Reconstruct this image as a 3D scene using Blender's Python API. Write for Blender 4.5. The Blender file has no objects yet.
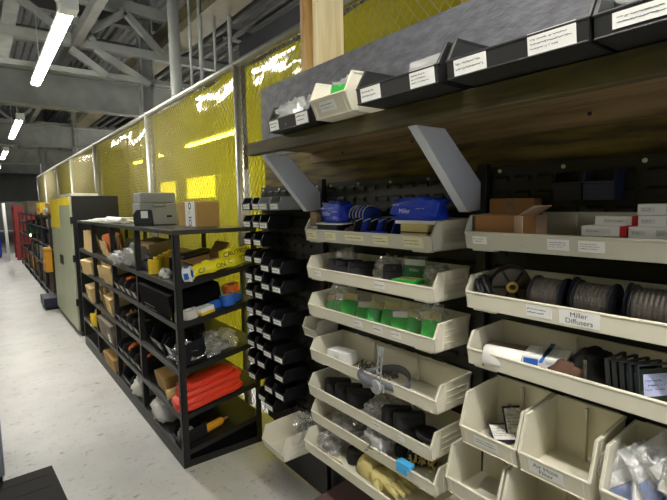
import bpy, math, random
from mathutils import Vector, Matrix, Euler, noise
RN = random.Random(11)
SC = bpy.context.scene
COL = SC.collection
PI = math.pi

# ------------------------------------------------------------------ colour and materials
def C(r, g, b):
    def f(c):
        c /= 255.0
        return c / 12.92 if c <= 0.04045 else ((c + 0.055) / 1.055) ** 2.4
    return (f(r), f(g), f(b), 1.0)

def mat(name, col, rough=0.5, metal=0.0, var=0.0, scale=8.0, bump=0.0, bscale=60.0, coat=0.0, col2=None, stretch=None, spec=0.5):
    m = bpy.data.materials.new(name)
    m.use_nodes = True
    nt = m.node_tree
    p = nt.nodes['Principled BSDF']
    p.inputs['Base Color'].default_value = col
    p.inputs['Roughness'].default_value = rough
    p.inputs['Metallic'].default_value = metal
    p.inputs['Coat Weight'].default_value = coat
    p.inputs['Specular IOR Level'].default_value = spec
    if var > 0 or col2 or bump > 0:
        tc = nt.nodes.new('ShaderNodeTexCoord')
        src = tc.outputs['Object']
        if stretch:
            mp = nt.nodes.new('ShaderNodeMapping')
            mp.inputs['Scale'].default_value = stretch
            nt.links.new(src, mp.inputs['Vector'])
            src = mp.outputs['Vector']
    if var > 0 or col2:
        n = nt.nodes.new('ShaderNodeTexNoise')
        n.inputs['Scale'].default_value = scale
        n.inputs['Detail'].default_value = 6
        nt.links.new(src, n.inputs['Vector'])
        r = nt.nodes.new('ShaderNodeValToRGB')
        r.color_ramp.elements[0].position = 0.35
        r.color_ramp.elements[1].position = 0.65
        lo = col2 or tuple(c * (1 - var) for c in col[:3]) + (1,)
        r.color_ramp.elements[0].color = lo
        r.color_ramp.elements[1].color = col
        nt.links.new(n.outputs['Fac'], r.inputs['Fac'])
        nt.links.new(r.outputs['Color'], p.inputs['Base Color'])
    if bump > 0:
        n2 = nt.nodes.new('ShaderNodeTexNoise')
        n2.inputs['Scale'].default_value = bscale
        n2.inputs['Detail'].default_value = 4
        nt.links.new(src, n2.inputs['Vector'])
        b = nt.nodes.new('ShaderNodeBump')
        b.inputs['Strength'].default_value = bump
        b.inputs['Distance'].default_value = 0.01
        nt.links.new(n2.outputs['Fac'], b.inputs['Height'])
        nt.links.new(b.outputs['Normal'], p.inputs['Normal'])
    return m

def emit(name, col, strength):
    m = bpy.data.materials.new(name)
    m.use_nodes = True
    nt = m.node_tree
    nt.nodes.clear()
    o = nt.nodes.new('ShaderNodeOutputMaterial')
    e = nt.nodes.new('ShaderNodeEmission')
    e.inputs['Color'].default_value = col
    e.inputs['Strength'].default_value = strength
    nt.links.new(e.outputs[0], o.inputs[0])
    return m

def clear_film(name, tint, alpha_clear=0.6, rough=0.15, bump=0.6, bscale=35, gloss=0.10):
    """thin crinkled plastic: part clear, part milky, with a gloss"""
    m = bpy.data.materials.new(name)
    m.use_nodes = True
    nt = m.node_tree
    nt.nodes.clear()
    N = nt.nodes.new
    o = N('ShaderNodeOutputMaterial')
    tr = N('ShaderNodeBsdfTransparent'); tr.inputs[0].default_value = (0.97, 0.97, 0.97, 1)
    df = N('ShaderNodeBsdfDiffuse'); df.inputs[0].default_value = tint
    gl = N('ShaderNodeBsdfGlossy'); gl.inputs[1].default_value = rough
    tc = N('ShaderNodeTexCoord'); nz = N('ShaderNodeTexNoise'); nz.inputs['Scale'].default_value = bscale; nz.inputs['Detail'].default_value = 5
    bp = N('ShaderNodeBump'); bp.inputs['Strength'].default_value = bump; bp.inputs['Distance'].default_value = 0.02
    nt.links.new(tc.outputs['Object'], nz.inputs['Vector']); nt.links.new(nz.outputs['Fac'], bp.inputs['Height'])
    nt.links.new(bp.outputs['Normal'], gl.inputs['Normal'])
    m1 = N('ShaderNodeMixShader'); m1.inputs[0].default_value = 1 - alpha_clear
    nt.links.new(tr.outputs[0], m1.inputs[1]); nt.links.new(df.outputs[0], m1.inputs[2])
    m2 = N('ShaderNodeMixShader'); m2.inputs[0].default_value = gloss
    nt.links.new(m1.outputs[0], m2.inputs[1]); nt.links.new(gl.outputs[0], m2.inputs[2])
    nt.links.new(m2.outputs[0], o.inputs[0])
    return m

def curtain_mat():
    m = bpy.data.materials.new('yellow_vinyl')
    m.use_nodes = True
    nt = m.node_tree
    nt.nodes.clear()
    N = nt.nodes.new
    o = N('ShaderNodeOutputMaterial')
    tl = N('ShaderNodeBsdfTranslucent'); tl.inputs[0].default_value = (0.44, 0.40, 0.018, 1)
    df = N('ShaderNodeBsdfDiffuse'); df.inputs[0].default_value = (0.22, 0.20, 0.018, 1)
    tr = N('ShaderNodeBsdfTransparent'); tr.inputs[0].default_value = (0.86, 0.74, 0.03, 1)
    gl = N('ShaderNodeBsdfGlossy'); gl.inputs[1].default_value = 0.07
    tc = N('ShaderNodeTexCoord')
    mp = N('ShaderNodeMapping'); mp.inputs['Scale'].default_value = (1, 0.8, 2.0)
    nt.links.new(tc.outputs['Object'], mp.inputs['Vector'])
    nz = N('ShaderNodeTexNoise'); nz.inputs['Scale'].default_value = 2.6; nz.inputs['Detail'].default_value = 1.5
    nt.links.new(mp.outputs['Vector'], nz.inputs['Vector'])
    bp = N('ShaderNodeBump'); bp.inputs['Strength'].default_value = 0.18; bp.inputs['Distance'].default_value = 0.06
    nt.links.new(nz.outputs['Fac'], bp.inputs['Height']); nt.links.new(bp.outputs['Normal'], gl.inputs['Normal'])
    a = N('ShaderNodeMixShader'); a.inputs[0].default_value = 0.45
    nt.links.new(tl.outputs[0], a.inputs[1]); nt.links.new(df.outputs[0], a.inputs[2])
    b = N('ShaderNodeMixShader'); b.inputs[0].default_value = 0.32
    nt.links.new(a.outputs[0], b.inputs[1]); nt.links.new(tr.outputs[0], b.inputs[2])
    fr = N('ShaderNodeFresnel'); fr.inputs['IOR'].default_value = 1.42
    c = N('ShaderNodeMixShader')
    nt.links.new(fr.outputs[0], c.inputs[0]); nt.links.new(b.outputs[0], c.inputs[1]); nt.links.new(gl.outputs[0], c.inputs[2])
    nt.links.new(c.outputs[0], o.inputs[0])
    return m

def floor_mat():
    m = mat('concrete', C(210, 209, 205), 0.42, var=0.14, scale=2.2, bump=0.12, bscale=30)
    nt = m.node_tree
    p = nt.nodes['Principled BSDF']
    base = p.inputs['Base Color'].links[0].from_socket
    tc = nt.nodes.new('ShaderNodeTexCoord')
    def spots(scale, lo, hi, dark, stretch=(1, 1, 1)):
        mp = nt.nodes.new('ShaderNodeMapping'); mp.inputs['Scale'].default_value = stretch
        nt.links.new(tc.outputs['Object'], mp.inputs['Vector'])
        n = nt.nodes.new('ShaderNodeTexNoise'); n.inputs['Scale'].default_value = scale; n.inputs['Detail'].default_value = 8; n.inputs['Roughness'].default_value = 0.62
        nt.links.new(mp.outputs['Vector'], n.inputs['Vector'])
        r = nt.nodes.new('ShaderNodeValToRGB')
        r.color_ramp.elements[0].position = lo; r.color_ramp.elements[0].color = (1, 1, 1, 1)
        r.color_ramp.elements[1].position = hi; r.color_ramp.elements[1].color = dark
        nt.links.new(n.outputs['Fac'], r.inputs['Fac'])
        return r.outputs['Color']
    cur = base
    for s in (spots(11, 0.60, 0.68, (0.4, 0.37, 0.33, 1), (1, 1.6, 1)), spots(34, 0.60, 0.68, (0.4, 0.38, 0.34, 1), (1, 1.4, 1)), spots(5, .62, .72, (.5, .48, .44, 1)), spots(3.1, 0.55, 0.8, (0.72, 0.7, 0.64, 1))):
        mx = nt.nodes.new('ShaderNodeMix'); mx.data_type = 'RGBA'; mx.blend_type = 'MULTIPLY'
        mx.inputs['Factor'].default_value = 0.75
        nt.links.new(cur, mx.inputs[6]); nt.links.new(s, mx.inputs[7])
        cur = mx.outputs[2]
    nt.links.new(cur, p.inputs['Base Color'])
    n = nt.nodes.new('ShaderNodeTexNoise'); n.inputs['Scale'].default_value = 5; n.inputs['Detail'].default_value = 6
    nt.links.new(tc.outputs['Object'], n.inputs['Vector'])
    mr = nt.nodes.new('ShaderNodeMapRange'); mr.inputs['To Min'].default_value = 0.26; mr.inputs['To Max'].default_value = 0.55
    nt.links.new(n.outputs['Fac'], mr.inputs['Value']); nt.links.new(mr.outputs[0], p.inputs['Roughness'])
    return m

M = dict(
    floor=floor_mat(),
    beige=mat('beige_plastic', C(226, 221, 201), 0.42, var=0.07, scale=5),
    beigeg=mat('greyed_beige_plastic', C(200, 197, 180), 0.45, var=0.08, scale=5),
    black=mat('black_plastic', C(20, 20, 22), 0.42, spec=.35),
    matblack=mat('matt_black', C(6, 6, 7), 0.75, spec=.06),
    dkgrey=mat('charcoal_plastic', C(40, 41, 42), 0.4),
    pouch=mat('black_vinyl', C(13, 12, 15), 0.55, bump=0.15, bscale=70),
    paper=mat('label_paper', C(238, 238, 234), 0.7),
    cream=mat('cream_paper', C(226, 220, 178), 0.7),
    ink=mat('pen_ink', C(55, 58, 70), 0.8),
    wink=mat('white_print', C(225, 228, 232), 0.6),
    bink=mat('black_print', C(20, 20, 20), 0.7),
    wood=mat('aged_timber', C(94, 86, 44), 0.65, col2=C(62, 55, 26), scale=3, bump=0.2, stretch=(12, 1, 14)),
    ledger=mat('brown_timber', C(150, 126, 88), 0.7, col2=C(112, 92, 60), scale=3, stretch=(12, 1, 14)),
    pined=mat('knotty_pine', C(206, 176, 122), 0.65, col2=C(160, 124, 74), scale=2.4, stretch=(9, 9, 1)),
    pine=mat('new_pine', C(240, 226, 184), 0.6, col2=C(222, 198, 144), scale=2, stretch=(14, 14, 1)),
    osb=mat('grey_painted_strand_board', C(102, 103, 109), 0.6, col2=C(80, 81, 88), scale=14, bump=0.7, bscale=26, stretch=(1, 1, 2.2)),
    ply=mat('old_plywood', C(124, 104, 44), 0.7, col2=C(60, 52, 28), scale=4, stretch=(6, 1, 8)),
    bracket=mat('white_painted_board', C(214, 218, 226), 0.5, var=0.06, scale=4),
    louver=mat('grey_steel_panel', C(50, 50, 46), 0.45, 0.4),
    rivet=mat('bright_rivet', C(226, 224, 196), 0.3, 0.2),
    shelf=mat('black_painted_steel', C(33, 32, 30), 0.45, 0.1, var=0.25, scale=14),
    shelfedge=mat('worn_dark_steel', C(64, 62, 56), 0.45, 0.2, var=0.35, scale=20),
    galv=mat('galvanised_steel', C(168, 168, 158), 0.4, 0.65, var=0.15, scale=20),
    wire=mat('fence_wire', C(128, 120, 78), 0.5, 0.3),
    curtain=curtain_mat(),
    steel=mat('grey_structural_steel', C(124, 127, 121), 0.6, 0.1, var=0.25, scale=4),
    steeld=mat('dark_structural_steel', C(84, 84, 80), 0.6, 0.1, var=0.3, scale=4),
    olive=mat('olive_steel', C(92, 86, 62), 0.6, var=0.3, scale=4),
    deck=mat('roof_deck', C(112, 114, 114), 0.7, var=0.25, scale=3),
    darkwall=mat('dark_cladding', C(44, 45, 50), 0.7, var=0.3, scale=4),
    wall=mat('grey_cladding', C(126, 128, 126), 0.7, var=0.2, scale=2),
    paleboard=mat('pale_board', C(214, 208, 190), 0.7),
    locker=mat('pale_green_enamel', C(172, 178, 148), 0.4, var=0.08, scale=3),
    lockerblk=mat('black_enamel', C(20, 20, 21), 0.4),
    yellow=mat('yellow_light_patch', C(240, 214, 28), 0.45),
    tube=emit('lit_tube', (1.0, 0.965, 0.885, 1), 46.0),
    white=mat('white_enamel', C(220, 222, 220), 0.45),
    card=mat('brown_cardboard', C(172, 136, 78), 0.75, var=0.1, scale=6),
    carddark=mat('tan_cardboard', C(158, 112, 60), 0.75, var=0.12, scale=6),
    cardin=mat('cardboard_inside', C(186, 156, 132), 0.8),
    manila=mat('manila_paper', C(204, 176, 122), 0.75, var=0.12, scale=9),
    greycase=mat('grey_case_plastic', C(150, 153, 152), 0.45),
    blue=mat('blue_packet', C(26, 66, 200), 0.35, bump=0.3, bscale=40),
    bluetape=mat('blue_masking_tape', C(38, 98, 190), 0.6),
    bluecloth=mat('blue_glove_cloth', C(30, 62, 160), 0.8),
    lightblue=mat('light_blue_plastic', C(70, 170, 225), 0.4),
    navy=mat('navy_plastic', C(26, 32, 56), 0.4),
    orange=mat('orange_tape', C(224, 112, 40), 0.55),
    red=mat('red_orange_vinyl', C(226, 62, 34), 0.4, bump=0.3, bscale=25),
    redbox=mat('red_print', C(196, 26, 36), 0.5),
    green=mat('bright_green_card', C(26, 176, 52), 0.45),
    greend=mat('green_card_print', C(30, 120, 60), 0.5),
    ylw=mat('yellow_tape_roll', C(232, 196, 34), 0.5),
    caution=mat('caution_yellow', C(238, 226, 40), 0.4, bump=0.2, bscale=20),
    amber=mat('amber_can', C(214, 150, 34), 0.4),
    rubber=mat('black_rubber', C(32, 31, 30), 0.75, bump=0.3, bscale=120),
    hose=mat('dark_hose', C(38, 38, 40), 0.45),
    spoolwire=mat('grey_wire', C(104, 98, 92), 0.4, 0.4, var=0.2, scale=60, stretch=(1, 14, 1)),
    flange=mat('spool_flange', C(36, 38, 44), 0.35),
    brownflange=mat('smoky_spool_flange', C(72, 62, 54), 0.35),
    brass=mat('brass_ring', C(212, 186, 104), 0.35, 0.3),
    bagfilm=clear_film('crinkled_film', (0.80, 0.80, 0.78, 1), 0.82, 0.16, 0.9, 22, 0.3),
    film=clear_film('clear_film', (0.72, 0.74, 0.72, 1), 0.97, gloss=.08),
    filmy=clear_film('milky_film', (0.62, 0.63, 0.61, 1), 0.45, .2, .9, 22, .2),
    greyplas=mat('grey_head_band', C(96, 98, 106), 0.5),
    straplas=mat('light_grey_strap', C(150, 152, 152), 0.45),
    steelpart=mat('small_steel_hardware', C(120, 114, 98), 0.4, 0.6, var=0.4, scale=60),
    leather=mat('tan_glove_leather', C(200, 186, 122), 0.75, bump=0.4, bscale=30),
    mauve=mat('dull_mauve_box', C(104, 80, 74), 0.7),
    darkglass=mat('dark_lens', C(20, 34, 30), 0.12, coat=0.5),
    purple=mat('pale_violet_label', C(176, 184, 222), 0.6),
    brown=mat('brown_cloth', C(84, 56, 42), 0.8),
    clutter=mat('dull_clutter', C(120, 108, 92), 0.7, var=0.4, scale=12),
    redpaint=mat('red_paint', C(128, 36, 30), 0.6),
    greenp=mat('green_plastic', C(36, 120, 80), 0.5),
    screen=emit('green_indicator', (0.5, 1.0, 0.25, 1), 2.0),
    greymach=mat('grey_machine_enamel', C(128, 134, 142), 0.5),
    glove_w=mat('white_knit', C(206, 204, 196), 0.8, bump=0.4, bscale=50),
)

# ------------------------------------------------------------------ mesh builder
class MB:
    def __init__(s): s.v = []; s.f = []; s.sm = []
    def add(s, vs, fs, smooth=False, Mx=None):
        o = len(s.v)
        for p in vs:
            p = Vector(p)
            s.v.append(Mx @ p if Mx else p)
        for f in fs:
            s.f.append(tuple(i + o for i in f)); s.sm.append(smooth)
        return s
    def box(s, x0, x1, y0, y1, z0, z1, Mx=None):
        v = [(x0, y0, z0), (x1, y0, z0), (x1, y1, z0), (x0, y1, z0), (x0, y0, z1), (x1, y0, z1), (x1, y1, z1), (x0, y1, z1)]
        return s.add(v, [(0, 3, 2, 1), (4, 5, 6, 7), (0, 1, 5, 4), (1, 2, 6, 5), (2, 3, 7, 6), (3, 0, 4, 7)], False, Mx)
    def bar(s, p0, p1, w, h, up=(0, 0, 1)):
        """rectangular bar from p0 to p1, w wide sideways, h along up"""
        p0, p1 = Vector(p0), Vector(p1)
        d = (p1 - p0); L = d.length; d.normalize()
        sd = d.cross(Vector(up)).normalized(); u = sd.cross(d)
        Mx = Matrix((( d.x, sd.x, u.x, p0.x), (d.y, sd.y, u.y, p0.y), (d.z, sd.z, u.z, p0.z), (0, 0, 0, 1)))
        return s.box(0, L, -w / 2, w / 2, -h / 2, h / 2, Mx)
    def prism(s, prof, y0, y1, Mx=None):
        """closed (x, z) outline extruded along y"""
        n = len(prof)
        v = [(x, y0, z) for x, z in prof] + [(x, y1, z) for x, z in prof]
        f = [tuple(range(n)), tuple(range(2 * n - 1, n - 1, -1))]
        for i in range(n):
            j = (i + 1) % n
            f.append((i, i + n, j + n, j))
        return s.add(v, f, False, Mx)
    def tube(s, pts, r, n=8, closed=False, Mx=None):
        pts = [Vector(p) for p in pts]; k = len(pts)
        vs = []; fs = []
        prev = None
        for i, p in enumerate(pts):
            a = pts[(i - 1) % k] if (closed or i > 0) else p
            b = pts[(i + 1) % k] if (closed or i < k - 1) else p
            t = (b - a).normalized()
            if prev is None:
                ref = Vector((0, 0, 1)) if abs(t.z) < 0.9 else Vector((1, 0, 0))
                nn = t.cross(ref).normalized()
            else:
                nn = (prev - t * prev.dot(t)).normalized()
            prev = nn; bb = t.cross(nn)
            rr = r[i] if isinstance(r, (list, tuple)) else r
            for q in range(n):
                an = 2 * PI * q / n
                vs.append(p + (nn * math.cos(an) + bb * math.sin(an)) * rr)
        m = k if closed else k - 1
        for i in range(m):
            for q in range(n):
                a, b = i * n + q, i * n + (q + 1) % n
                c, d = ((i + 1) % k) * n + (q + 1) % n, ((i + 1) % k) * n + q
                fs.append((a, b, c, d))
        if not closed:
            fs.append(tuple(range(n))[::-1]); fs.append(tuple((k - 1) * n + q for q in range(n)))
        return s.add(vs, fs, True, Mx)
    def lathe(s, prof, n=24, Mx=None):
        """(radius, height) outline closed on itself, turned about z"""
        k = len(prof); vs = []; fs = []
        for q in range(n):
            a = 2 * PI * q / n
            for r, z in prof: vs.append((r * math.cos(a), r * math.sin(a), z))
        for q in range(n):
            for i in range(k):
                j = (i + 1) % k; w = ((q + 1) % n) * k
                fs.append((q * k + i, w + i, w + j, q * k + j))
        return s.add(vs, fs, False, Mx)
    def blob(s, c, sx, sy, sz, seed=0, amp=0.25, freq=2.2, n=16, sq=1.0, flat=None):
        """lumpy rounded bag"""
        vs = []; fs = []; m = n // 2 + 2
        for i in range(m + 1):
            th = PI * i / m
            for q in range(n):
                ph = 2 * PI * q / n
                d = Vector((math.sin(th) * math.cos(ph), math.sin(th) * math.sin(ph), math.cos(th)))
                e = Vector([math.copysign(abs(t) ** sq, t) for t in d])
                k = 1 + amp * noise.noise(d * freq + Vector((seed * 7.3, seed * 3.1, 0))) + amp * 0.5 * noise.noise(d * freq * 2.7 + Vector((0, seed * 5.1, 2)))
                z = e.z * sz * k
                if flat is not None: z = max(z, -sz * flat)
                vs.append(Vector(c) + Vector((e.x * sx * k, e.y * sy * k, z)))
        for i in range(m):
            for q in range(n):
                a, b = i * n + q, i * n + (q + 1) % n
                fs.append((a, b, b + n, a + n) if i else (a, b + n, a + n))
        fs = [f for f in fs if len(set(f)) > 2]
        return s.add(vs, fs, True)
    def pillow(s, w, h, t, seed=0, n=8, amp=0.25, Mx=None):
        """sealed flat bag lying in its local xz plane, standing on z=0, thickness along y"""
        vs = []; fs = []
        for side in (-1, 1):
            for i in range(n + 1):
                for j in range(n + 1):
                    u, v = i / n, j / n
                    k = (math.sin(PI * u) * math.sin(PI * v)) ** 0.5 if 0 < u < 1 and 0 < v < 1 else 0
                    nz = noise.noise(Vector((u * 4, v * 4, seed * 3.7)))
                    wob = noise.noise(Vector((u * 3, v * 3, seed * 9.1 + 40)))
                    vs.append(((u - 0.5) * w * (1 - 0.06 * abs(v - .5)), side * t / 2 * k * (1 + amp * nz) + 0.15 * t * wob, v * h))
        o = (n + 1) ** 2
        for b in (0, 1):
            for i in range(n):
                for j in range(n):
                    q = (i * (n + 1) + j, (i + 1) * (n + 1) + j, (i + 1) * (n + 1) + j + 1, i * (n + 1) + j + 1)
                    q = tuple(x + b * o for x in q)
                    fs.append(q if b == 0 else q[::-1])
        return s.add(vs, fs, True, Mx)
    def mesh(s, name):
        me = bpy.data.meshes.new(name)
        me.from_pydata([tuple(p) for p in s.v], [], s.f)
        me.polygons.foreach_set('use_smooth', s.sm)
        me.update()
        return me
    def build(s, name, m, parent=None, loc=None, rot=None, bevel=0.0, seg=2):
        o = bpy.data.objects.new(name, s.mesh(name))
        o.data.materials.append(m if not isinstance(m, str) else M[m])
        COL.objects.link(o)
        if parent: o.parent = parent
        if loc: o.location = loc
        if rot: o.rotation_euler = rot
        if bevel:
            b = o.modifiers.new('bevel', 'BEVEL'); b.width = bevel; b.segments = seg; b.limit_method = 'ANGLE'; b.angle_limit = 0.7
        return o

def T(x, y, z): return Matrix.Translation((x, y, z))
def Rm(a, ax): return Matrix.Rotation(a, 4, ax)

def tag(o, label, cat, group=None, kind=None):
    if label: o['label'] = label
    if cat: o['category'] = cat
    if group: o['group'] = group
    if kind: o['kind'] = kind
    return o
def thing(name, label, cat, loc=(0, 0, 0), rot=(0, 0, 0), group=None):
    o = bpy.data.objects.new(name, None); COL.objects.link(o)
    o.empty_display_size = 0.05
    o.location = loc; o.rotation_euler = rot
    return tag(o, label, cat, group)
def struct(o): o['kind'] = 'structure'; return o
def dup(root, loc, label, group=None, rot=None):
    r = root.copy(); COL.objects.link(r); r.location = loc; r['label'] = label
    if rot: r.rotation_euler = rot
    if group: r['group'] = group
    for ch in list(root.children):
        c = ch.copy(); COL.objects.link(c); c.parent = r
        for g in ch.children:
            d = g.copy(); COL.objects.link(d); d.parent = c
    return r

# ------------------------------------------------------------------ writing
_tc = {}
def text_geo(body):
    if body in _tc: return _tc[body]
    cu = bpy.data.curves.new('t', 'FONT'); cu.body = body; cu.size = 1.0; cu.align_x = 'CENTER'; cu.align_y = 'CENTER'; cu.space_line = 0.9
    ob = bpy.data.objects.new('t', cu); COL.objects.link(ob)
    dg = bpy.context.evaluated_depsgraph_get()
    me = bpy.data.meshes.new_from_object(ob.evaluated_get(dg))
    vs = [v.co.copy() for v in me.vertices]; fs = [tuple(p.vertices) for p in me.polygons]
    bpy.data.objects.remove(ob); bpy.data.curves.remove(cu); bpy.data.meshes.remove(me)
    x0, x1 = min(v.x for v in vs), max(v.x for v in vs); y0, y1 = min(v.y for v in vs), max(v.y for v in vs)
    vs = [Vector((v.x - (x0 + x1) / 2, v.y - (y0 + y1) / 2, 0)) for v in vs]
    _tc[body] = (vs, fs, x1 - x0, y1 - y0)
    return _tc[body]
def add_text(mb, body, Mx, w, h):
    vs, fs, tw, th = text_geo(body)
    k = min(w / tw, h / th)
    mb.add([v * k for v in vs], fs, False, Mx)
def add_scribble(mb, Mx, w, h, lines, seed):
    """unreadable handwriting: short strokes in rows"""
    r = random.Random(seed)
    for l in range(lines):
        y = h * (0.5 - (l + 0.5) / lines) * 0.8
        x = -w / 2
        end = w / 2 * r.uniform(0.3, 1)
        hh = h / lines * 0.5
        while x < end:
            dx = r.uniform(0.25, 0.6) * hh
            if r.random() < 0.85:
                a = r.uniform(-1.2, 1.2)
                L = hh * r.uniform(0.5, 0.95); t = max(0.0006, hh * 0.16)
                mb.box(-L / 2, L / 2, -t / 2, t / 2, 0, 0.0002, Mx @ T(x, y + r.uniform(-.12, .12) * hh, 0) @ Rm(a, 'Z'))
            x += dx
def label_part(parent, Mx, w, h, text=None, lines=2, paper='paper', ink='ink', name='label', seed=0, lift=0.0006, tw=0.85, th=0.75):
    """paper label lying in the local xy plane of Mx; its writing is its child"""
    mb = MB(); mb.box(-w / 2, w / 2, -h / 2, h / 2, 0, lift, Mx)
    o = mb.build(name, paper, parent)
    wb = MB()
    if text: add_text(wb, text, Mx @ T(0, 0, lift + 0.0003), w * tw, h * th)
    elif lines: add_scribble(wb, Mx @ T(0, 0, lift + 0.0001), w * tw, h * th, lines, seed)
    if wb.v: wb.build('writing', ink, o)
    return o
def face_mx(c, right, up):
    """frame whose x runs along right and y along up"""
    r = Vector(right).normalized(); u = Vector(up); u = (u - r * u.dot(r)).normalized(); n = r.cross(u)
    return Matrix(((r.x, u.x, n.x, c[0]), (r.y, u.y, n.y, c[1]), (r.z, u.z, n.z, c[2]), (0, 0, 0, 1)))

# ------------------------------------------------------------------ bins and trays (front faces -x, back towards +x)
_bin = {}
def bin_mesh(W, D, H, lip, rec, tdx, kind):
    key = (W, D, H, lip, rec, tdx, kind)
    if key in _bin: return _bin[key]
    t = 0.005; mb = MB()
    side = [(rec, 0), (0, lip), (tdx, H * 0.93), (D * 0.97, H), (D * 0.97, H - 0.004), (D - 0.014, 0)]
    for s in (-1, 1):
        y0, y1 = sorted((s * W / 2, s * (W / 2 - t)))
        mb.prism(side, y0, y1)
        # rolled rim on the side's front slope and top
        yo0, yo1 = sorted((s * (W / 2 + 0.003), s * (W / 2 - t - 0.001)))
        rimw = 0.010 if kind == 'tray' else 0.008
        mb.prism([(0, lip), (tdx, H * 0.93), (tdx + rimw * 1.4, H * 0.93), (rimw * 1.4, lip - 0.002)], yo0, yo1)
        mb.prism([(tdx, H * 0.93), (D * 0.97, H), (D * 0.97, H - rimw), (tdx + 0.004, H * 0.93 - rimw)], yo0, yo1)
        # outer ribs
        if kind != 'small':
            ya0, ya1 = sorted((s * W / 2, s * (W / 2 + 0.0028)))
            for q in (0.22, 0.42, 0.62):
                z = H * q
                mb.box(tdx + 0.03, D - 0.02, ya0, ya1, z, z + 0.005)
            mb.box(tdx + 0.022, tdx + 0.03, ya0, ya1, 0.004, H * 0.85)
            mb.box(D - 0.03, D - 0.022, ya0, ya1, 0.004, H * 0.85)
    mb.box(rec, D - 0.012, -W / 2, W / 2, 0, t)
    # front lip with a bead along its top
    mb.prism([(rec, 0), (0, lip), (t, lip), (rec + t, 0)], -W / 2, W / 2)
    mb.prism([(-0.002, lip - 0.001), (-0.001, lip + 0.003), (t + 0.002, lip + 0.003), (t + 0.002, lip - 0.006), (0.001, lip - 0.006)], -W / 2, W / 2)
    # back wall, hanger hook and inside rib
    mb.prism([(D - 0.014 - t, 0), (D * 0.97 - t, H), (D * 0.97, H), (D - 0.014, 0)], -W / 2, W / 2)
    mb.box(D * 0.97 - 0.003, D + 0.004, -W * 0.4, W * 0.4, H - 0.012, H - 0.002)
    if kind == 'tray':
        for y in (-W * 0.17, W * 0.17): mb.box(D - 0.03, D - 0.016, y - 0.004, y + 0.004, t, H * 0.95)
        mb.box(rec + 0.004, rec + 0.03, W / 2 - 0.1, W / 2 - 0.02, -0.006, 0.001)
        mb.box(rec + 0.004, rec + 0.03, -W / 2 + 0.02, -W / 2 + 0.1, -0.006, 0.001)
    elif kind == 'bin':
        mb.box(D - 0.03, D - 0.016, -0.004, 0.004, t, H * 0.95)
        # frame lines of the front label slot
        for y in ((-W * 0.41, W * 0.41) if W < .25 else ()):
            mb.prism([(rec - 0.0015, 0), (-0.0015, lip), (0.002, lip), (rec + 0.002, 0)], y - 0.0015, y + 0.0015)
        mb.box(-0.0 + rec - 0.003, rec + 0.004, -W / 2, W / 2, 0, 0.004)
    me = mb.mesh('bin_body')
    _bin[key] = me
    return me
def lip_mx(dims, y, zf=0.5):
    W, D, H, lip, rec, tdx = dims
    return face_mx((rec * (1 - zf) - 0.0006, y, lip * zf), (0, -1, 0), (-rec, 0, lip))
def make_bin(name, label, cat, loc, dims, m, kind='bin', labels=(), group=None, rotz=0, tilt=0):
    W, D, H, lip, rec, tdx = dims
    root = thing(name, label, cat, loc, (0, tilt, rotz), group)
    o = bpy.data.objects.new('bin_body', bin_mesh(W, D, H, lip, rec, tdx, kind)); COL.objects.link(o); o.parent = root
    if not o.data.materials: o.data.materials.append(M[m])
    elif o.data.materials[0] is not M[m]:
        o.data = o.data.copy(); o.data.materials[0] = M[m]
    b = o.modifiers.new('bevel', 'BEVEL'); b.width = 0.0014; b.segments = 2; b.limit_method = 'ANGLE'; b.angle_limit = 0.7
    for i, L in enumerate(labels):
        y, w, h, text = L[:4]
        paper = L[4] if len(L) > 4 else 'paper'
        zf = L[5] if len(L) > 5 else 0.55
        label_part(root, lip_mx(dims, y, zf), w, h, text if isinstance(text, str) else None, text if isinstance(text, int) else 0, paper, seed=hash((round(loc[1] * 1000), i, round(loc[2] * 1000))) % 9999)
    return root

# ------------------------------------------------------------------ generic small things
def carton(name, label, cat, loc, size, rot=(0, 0, 0), m='card', group=None, tape=None, ends=None, bevel=0.002, labels=()):
    """box standing on its base centre; optional tape strip, coloured end panel and labels on its faces"""
    x, y, z = size
    root = thing(name, label, cat, loc, rot, group)
    MB().box(-x / 2, x / 2, -y / 2, y / 2, 0, z).build('carton_body', m, root, bevel=bevel)
    if tape:
        MB().box(-x / 2 - .0006, x / 2 + .0006, -.012, .012, z * .7, z + .0006).build('tape_strip', tape, root)
    if ends:
        MB().box(-x / 2 - .0008, x / 2 + .0008, -y / 2 - .001, -y / 2 + y * .14, -.0002, z + .0008).build('end_panel', ends, root, bevel=bevel)
    for L in labels:
        f, u, v, w, h, txt = L[:6]
        paper = L[6] if len(L) > 6 else 'paper'; ink = L[7] if len(L) > 7 else 'ink'
        if f == '-x': Mx = face_mx((-x / 2, u, v), (0, -1, 0), (0, 0, 1))
        elif f == '-y': Mx = face_mx((u, -y / 2, v), (1, 0, 0), (0, 0, 1))
        else: Mx = face_mx((u, v, z), (0, -1, 0), (1, 0, 0))
        label_part(root, Mx, w, h, txt if isinstance(txt, str) else None, txt if isinstance(txt, int) else 0, paper, ink, seed=int(abs(loc[1]) * 977))
    return root
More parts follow.
